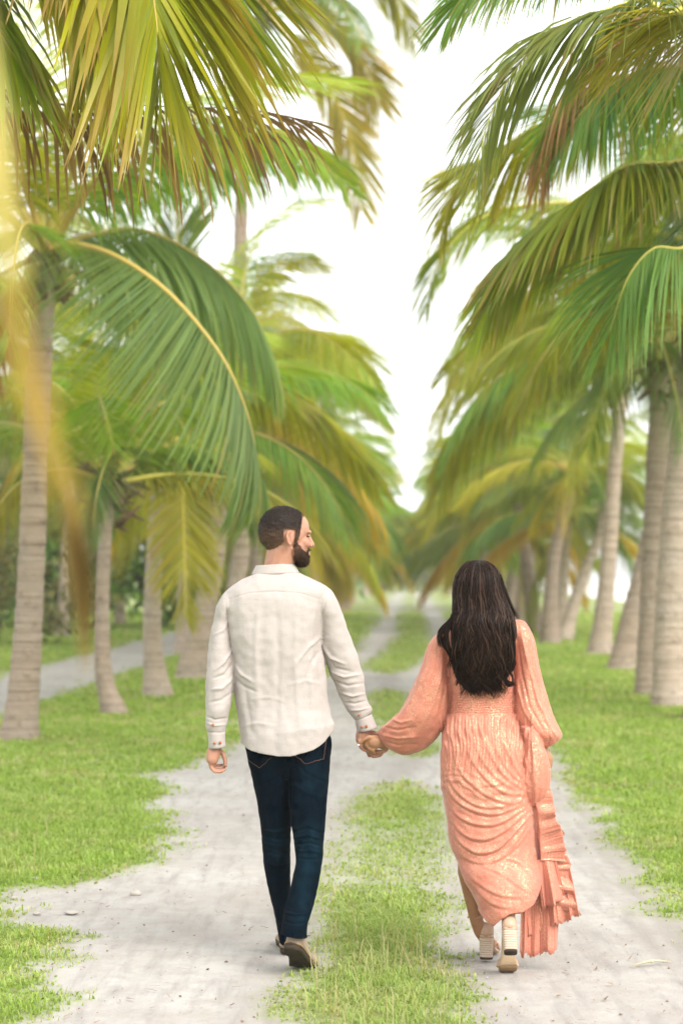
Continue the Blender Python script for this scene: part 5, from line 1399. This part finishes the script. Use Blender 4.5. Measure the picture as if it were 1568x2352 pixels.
ruffle([(1330, 330), (1350, 450), (1358, 560), (1362, 640)], [(1408, 330), (1428, 430), (1455, 520), (1470, 630)], 7.84, 5.0, 0.022, 1)
ruffle([(1345, 480), (1362, 620), (1368, 740), (1362, 830)], [(1462, 500), (1484, 620), (1504, 740), (1528, 868)], 7.855, 5.0, 0.026, 2)
ruffle([(1290, 300), (1330, 560), (1345, 800)], [(1398, 300), (1440, 560), (1490, 830)], 7.90, 4.0, 0.018, 4)
ruffle([(1285, 640), (1340, 650), (1420, 660), (1470, 680)], [(1262, 1035), (1330, 1056), (1425, 1046), (1440, 930)], 7.895, 4.5, 0.016, 3, Y1=7.87)
ruffle([(1370, 600), (1410, 600), (1450, 600), (1480, 620)], [(1390, 930), (1440, 928), (1500, 902), (1536, 872)], 7.88, 4.0, 0.018, 5, Y1=7.86)
ruffle([(1270, 760), (1310, 740), (1350, 720)], [(1268, 950), (1330, 965), (1400, 905)], 7.90, 3.5, 0.014, 6, Y1=7.885)
ruffle([(1345, 640), (1380, 620), (1420, 600)], [(1360, 860), (1420, 840), (1470, 790)], 7.85, 3.5, 0.018, 7, Y1=7.83)

# ---- hair
hr = [(74, 0), (0, 0)]
HR = [(1084, 1287.5, 1110, 1287.5, 7.965, .03), (1072, 1291, 1121, 1291, 7.96, .06), (1058, 1304, 1137, 1304, 7.955, .095), (1046.5, 1326, 1148, 1326, 7.95, .115), (1041.5, 1361, 1157, 1361, 7.945, .118), (1042, 1389, 1167, 1389, 7.93, .108),
      (1042, 1410, 1174, 1410, 7.91, .098), (1040, 1431, 1175, 1431, 7.885, .085), (1047, 1466, 1172, 1466, 7.868, .070), (1051, 1501, 1167, 1501, 7.862, .060), (1056, 1530, 1168, 1530, 7.862, .052), (1064, 1550, 1164, 1550, 7.864, .04), (1076, 1566, 1154, 1566, 7.867, .025)]
HBASE = HR[:8] + [(1050, 1462, 1168, 1462, 7.868, .064), (1058, 1494, 1160, 1494, 7.864, .048), (1070, 1520, 1150, 1520, 7.866, .03), (1085, 1538, 1140, 1538, 7.868, .012)]
hb = MB(); HRd = dense(HR, 4); hb.loft(band(hb, dense(HBASE, 4), n=60, sq=2.0, pleat=lambda t, i: 0.025 * math.sin(13 * t + 0.1 * i) * min(1, i / 20) + 0.015 * math.sin(29 * t - 0.15 * i) * min(1, i / 14)))
v_, f_, n_ = remesh(hb, 0.0045, 1)
gro = np.array([mnoise.noise(Vector((p[0] * 95, p[1] * 95, p[2] * 5))) for p in v_]) + 0.6 * np.array([mnoise.noise(Vector((p[0] * 210, p[1] * 210, p[2] * 9))) for p in v_])
v_ = v_ + n_ * (0.0035 * gro)[:, None]
hair_o = finish('hair', v_ - OW, f_, M['hair_w'], woman)
lk = MB(); lk2 = MB(); rs = random.Random(5)
HA_ = np.array(HRd)
def hpos(row, t, out):
    r = [np.interp(row, np.arange(len(HA_)), HA_[:, k]) for k in range(6)]
    a, b = P(r[0], r[1], r[4]), P(r[2], r[3], r[4]); c = (a + b) / 2; h = (b - a) / 2
    return c + h * math.cos(t) * out + np.array([0, 1, 0]) * r[5] * math.sin(t) * out
nrow = len(HA_)
for k in range(1500):
    t0 = rs.uniform(math.pi * 0.92, math.pi * 2.08); r0 = rs.uniform(0.5, 18) if rs.random() < 0.75 else rs.uniform(18, 34); r1 = nrow + 1.5 - 26 * rs.random() ** 1.6
    part = 1.5 * math.pi + 0.05
    cl_ = rs.randrange(24); rc = random.Random(cl_ * 7 + 1); t0 = (t0 * 0.35 + 0.65 * rc.uniform(math.pi * 0.97, math.pi * 2.03)) if r0 > 6 else t0
    amp = rc.uniform(0.05, 0.16) * rs.uniform(0.8, 1.2); ph = rc.uniform(0, 6.28) + rs.uniform(-0.3, 0.3); fr = rc.uniform(0.22, 0.40)
    pts, rad = [], []
    m = 22; R = rs.uniform(0.0007, 0.0019) if k > 260 else rs.uniform(0.002, 0.0036)
    for j in range(m):
        u = j / (m - 1); row = r0 + (r1 - r0) * u
        low = max(0, (row - 22) / (nrow - 22))
        t = part + (t0 - part) * min(1, 0.55 + row / 14) if row < 8 else t0
        t += amp * math.sin(fr * row + ph) * (0.25 + 1.5 * low)
        p = hpos(min(row, nrow - 1), t, 1.0 + 0.015 + (0.02 + 0.16 * low) * max(-0.05, math.sin(fr * row * 1.2 + ph * 2)) * min(1, row / 10) + (0.05 * rs.random() if k % 9 == 0 and j > 3 else 0))
        if row > nrow - 1: p = p + np.array([0.004 * math.sin(ph), 0, -(row - nrow + 1) * 0.010])
        if low > 0: p = p + np.array([0.032 * low * math.sin(ph + row * fr * 1.1), 0, -0.030 * low ** 3 * (0.6 + 0.7 * (ph % 1))])
        pts.append(p - OW); rad.append(R * (0.6 + 0.6 * math.sin(math.pi * min(1, u * 0.8 + 0.15))) * (1 - 0.7 * max(0, u - 0.75) / 0.25))
    (lk2 if k % 6 == 0 else lk).tube(pts, rad, n=4)
def lock(pp, Y, n=5, R=0.004, sp=4.0):
    n = n * 4; R = R * 0.5
    for k in range(n):
        o_ = np.array([rs.gauss(0, sp), rs.gauss(0, sp * 0.7)])
        q = smooth_path([P(*(np.array(Z2(*a)) + o_ * (0.4 + 0.6 * i / len(pp))), Y + rs.uniform(-0.012, 0.012)) - OW for i, a in enumerate(pp)], 22)
        lk.tube(q, [R * rs.uniform(0.7, 1.1) * math.sin(math.pi * (0.12 + 0.85 * i / 21)) ** 0.6 for i in range(22)], n=5)
lock([(720, 360), (690, 460), (625, 540), (608, 590), (630, 640), (665, 690), (695, 755)], 7.875, 7, 0.0042)
lock([(715, 420), (680, 500), (650, 580), (660, 660), (695, 730), (680, 790)], 7.862, 7, 0.0042)
lock([(730, 450), (660, 490), (610, 545), (600, 600), (612, 650)], 7.89, 4, 0.003)
lock([(1050, 640), (1062, 720), (1086, 770), (1045, 830), (1038, 875), (1092, 900)], 7.852, 7, 0.0042, 3)
lock([(1040, 700), (1030, 800), (1020, 860), (1050, 900), (1085, 905)], 7.848, 5, 0.004, 3)
lock([(740, 640), (745, 760), (740, 850), (770, 910), (830, 955)], 7.852, 7, 0.0042, 4)
lock([(740, 780), (725, 860), (705, 905)], 7.856, 3, 0.0022, 3)
for x in (840, 880, 915, 950, 985): lock([(x - 10, 700), (x + 12, 800), (x - 8, 880), (x + 6, 920), (x + 22, 948)], 7.845, 5, 0.0044, 5)
lock([(1000, 180), (1050, 330), (1095, 430), (1120, 470)], 7.90, 3, 0.0022, 3)
lk.obj('hair_locks', M['hair_w'], hair_o); lk2.obj('lighter_hair_strands', M['hair_hi'], hair_o)

# ---- shoes
def heel_shoe(ball, fwd, up, heel_drop, right):
    """block-heeled sandal; ball = point under the ball of the foot, fwd/up = axes of the sole"""
    fwd = unit(fwd); side = unit(np.cross(fwd, up)); up = np.cross(side, fwd)
    R = lambda x, y, z: ball + side * x + fwd * y + up * z - OW
    # outsole profile: heel seat high behind, ball flat
    prof = [(-0.165, 0.088, .022), (-0.15, 0.088, .028), (-0.12, 0.080, .029), (-0.08, 0.055, .026), (-0.045, 0.024, .027), (-0.015, 0.006, .034), (0.02, 0.0, .038), (0.05, 0.001, .035), (0.075, 0.004, .022), (0.083, 0.006, .008)]
    pr = smooth_path(prof, 26)
    def slab(th0, th1, grow=0.0):
        return [[R(w * (1 + grow) * math.cos(t), y, z + (th1 if math.sin(t) > 0 else th0)) for t in np.linspace(0, 2 * math.pi, 17)[:-1]] for y, z, w in pr]
    q = MB(); q.loft(slab(0.0, 0.011)); s_ = q.obj('shoe', M['nude'], woman)
    q = MB(); pr2 = pr; q.loft([[R(w * 0.96 * math.cos(t), y, z + (-0.0005 if math.sin(t) > 0 else -0.003)) for t in np.linspace(0, 2 * math.pi, 17)[:-1]] for y, z, w in pr if y < 0.0]); q.obj('outsole', M['outsole'], s_)
    q = MB(); q.loft([[R(w * 0.97 * math.cos(t), y, z + (-0.0005 if math.sin(t) > 0 else -0.0035)) for t in np.linspace(0, 2 * math.pi, 17)[:-1]] for y, z, w in pr if y >= -0.004]); q.obj('outsole_tread', M['outsole_worn'], s_)
    # stacked block heel, layer by layer
    for k in range(9):
        z0, z1 = 0.0 + k * 0.0094, 0.0 + (k + 1) * 0.0094 - 0.0009
        def rg2(z, g=1.0):
            e = 0.0255 + 0.0035 * z / 0.085
            return [R(e * g * np.sign(math.cos(t)) * abs(math.cos(t)) ** 0.6, -0.142 + 0.0235 * g * np.sign(math.sin(t)) * abs(math.sin(t)) ** 0.6 - 0.006 * z / 0.085, z) for t in np.linspace(0, 2 * math.pi, 21)[:-1]]
        q = MB(); q.loft([rg2(z0), rg2(z1), rg2(z1, 0.975), rg2(z1 + 0.0009, 0.975)]); q.obj('heel_layer', M['sole'] if k == 0 else M['stack'], s_)
    # closed heel counter
    rows = []
    for z, rr, yo in [(0.094, 0.0285, 0.0), (0.110, 0.0300, -0.002), (0.130, 0.0290, 0.002), (0.150, 0.0265, 0.008)]:
        rows.append([R(rr * math.cos(t) * 1.0, -0.135 + yo + rr * 1.1 * math.sin(t), z) for t in np.linspace(-math.pi * 1.08, math.pi * 0.08, 22)])
    V = [p for r in rows for p in r]; n = 22
    Fq = [(i * n + j, i * n + j + 1, (i + 1) * n + j + 1, (i + 1) * n + j) for i in range(3) for j in range(n - 1)]
    o = link('heel_counter', mk_mesh('heel_counter', V, Fq, M['nude']), s_); m = o.modifiers.new('t', 'SOLIDIFY'); m.thickness = 0.003
    # toe strap
    q = MB(); q.tube([R(-0.038, 0.02, 0.005), R(-0.034, 0.025, 0.03), R(0, 0.028, 0.046), R(0.034, 0.025, 0.03), R(0.038, 0.02, 0.005)], 0.007, n=8); q.obj('toe_strap', M['nude'], s_)
    return s_
def ankle_strap(c, axis, r, parent, bx):
    axis = unit(axis); u = unit(np.cross(axis, [0, 1, 0])); w = np.cross(axis, u)
    pts = [c + r * (u * math.cos(t) + w * math.sin(t)) - OW for t in np.linspace(0, 2 * math.pi, 25)]
    rings = [[p + axis * dz + (p + OW - c) / r * dr_ for dz, dr_ in ((-.006, 0), (.006, 0), (.006, .003), (-.006, .003))] for p in pts]
    q = MB(); q.loft(rings, False, False); q.obj('ankle_strap', M['nude'], parent)
    q = MB(); e = np.array([1.0, 0, 0]) * bx; q.box(c + e * (r + .004) - OW, (.0025, .006, .008)); q.obj('buckle', M['metal'], parent)
sl_ = heel_shoe(np.array([P(1124, 0, 8.2)[0], 8.215, 0.004]), np.array([0.16, 0.98, 0.0]), np.array([0, 0, 1.0]), 0, False)
ankle_strap(P(1094, 2104, 8.07), np.array([0.02, 0.05, 1]), 0.031, sl_, -1)
sr_ = heel_shoe(RBALL, np.array([0.0, math.cos(RA_), -math.sin(RA_)]), np.array([0, math.sin(RA_), math.cos(RA_)]), 0, True)
ankle_strap(rf(0, -0.127, 0.178), rf(0, 0, 1) - rf(0, 0, 0), 0.031, sr_, 1)
# ================================================================== ADDED HAZE
def haze_box():  # added thin volume standing in for lens flare; lightens the dark far palms
    t = bpy.data.materials.new('flare_haze'); t.use_nodes = True; nt = t.node_tree; nt.nodes.clear()
    o = nt.nodes.new('ShaderNodeOutputMaterial'); v = nt.nodes.new('ShaderNodeVolumePrincipled')
    v.inputs['Color'].default_value = (0.97, 0.97, 0.93, 1); v.inputs['Density'].default_value = 0.0011; v.inputs['Anisotropy'].default_value = 0.2
    nt.links.new(v.outputs[0], o.inputs['Volume'])
    mb = MB(); mb.box((0, 1850, 9.5), (4200, 2300, 10.8))
    h = mb.obj('haze', t, smooth=False); tag(h, kind='stuff'); h.display_type = 'WIRE'
haze_box()
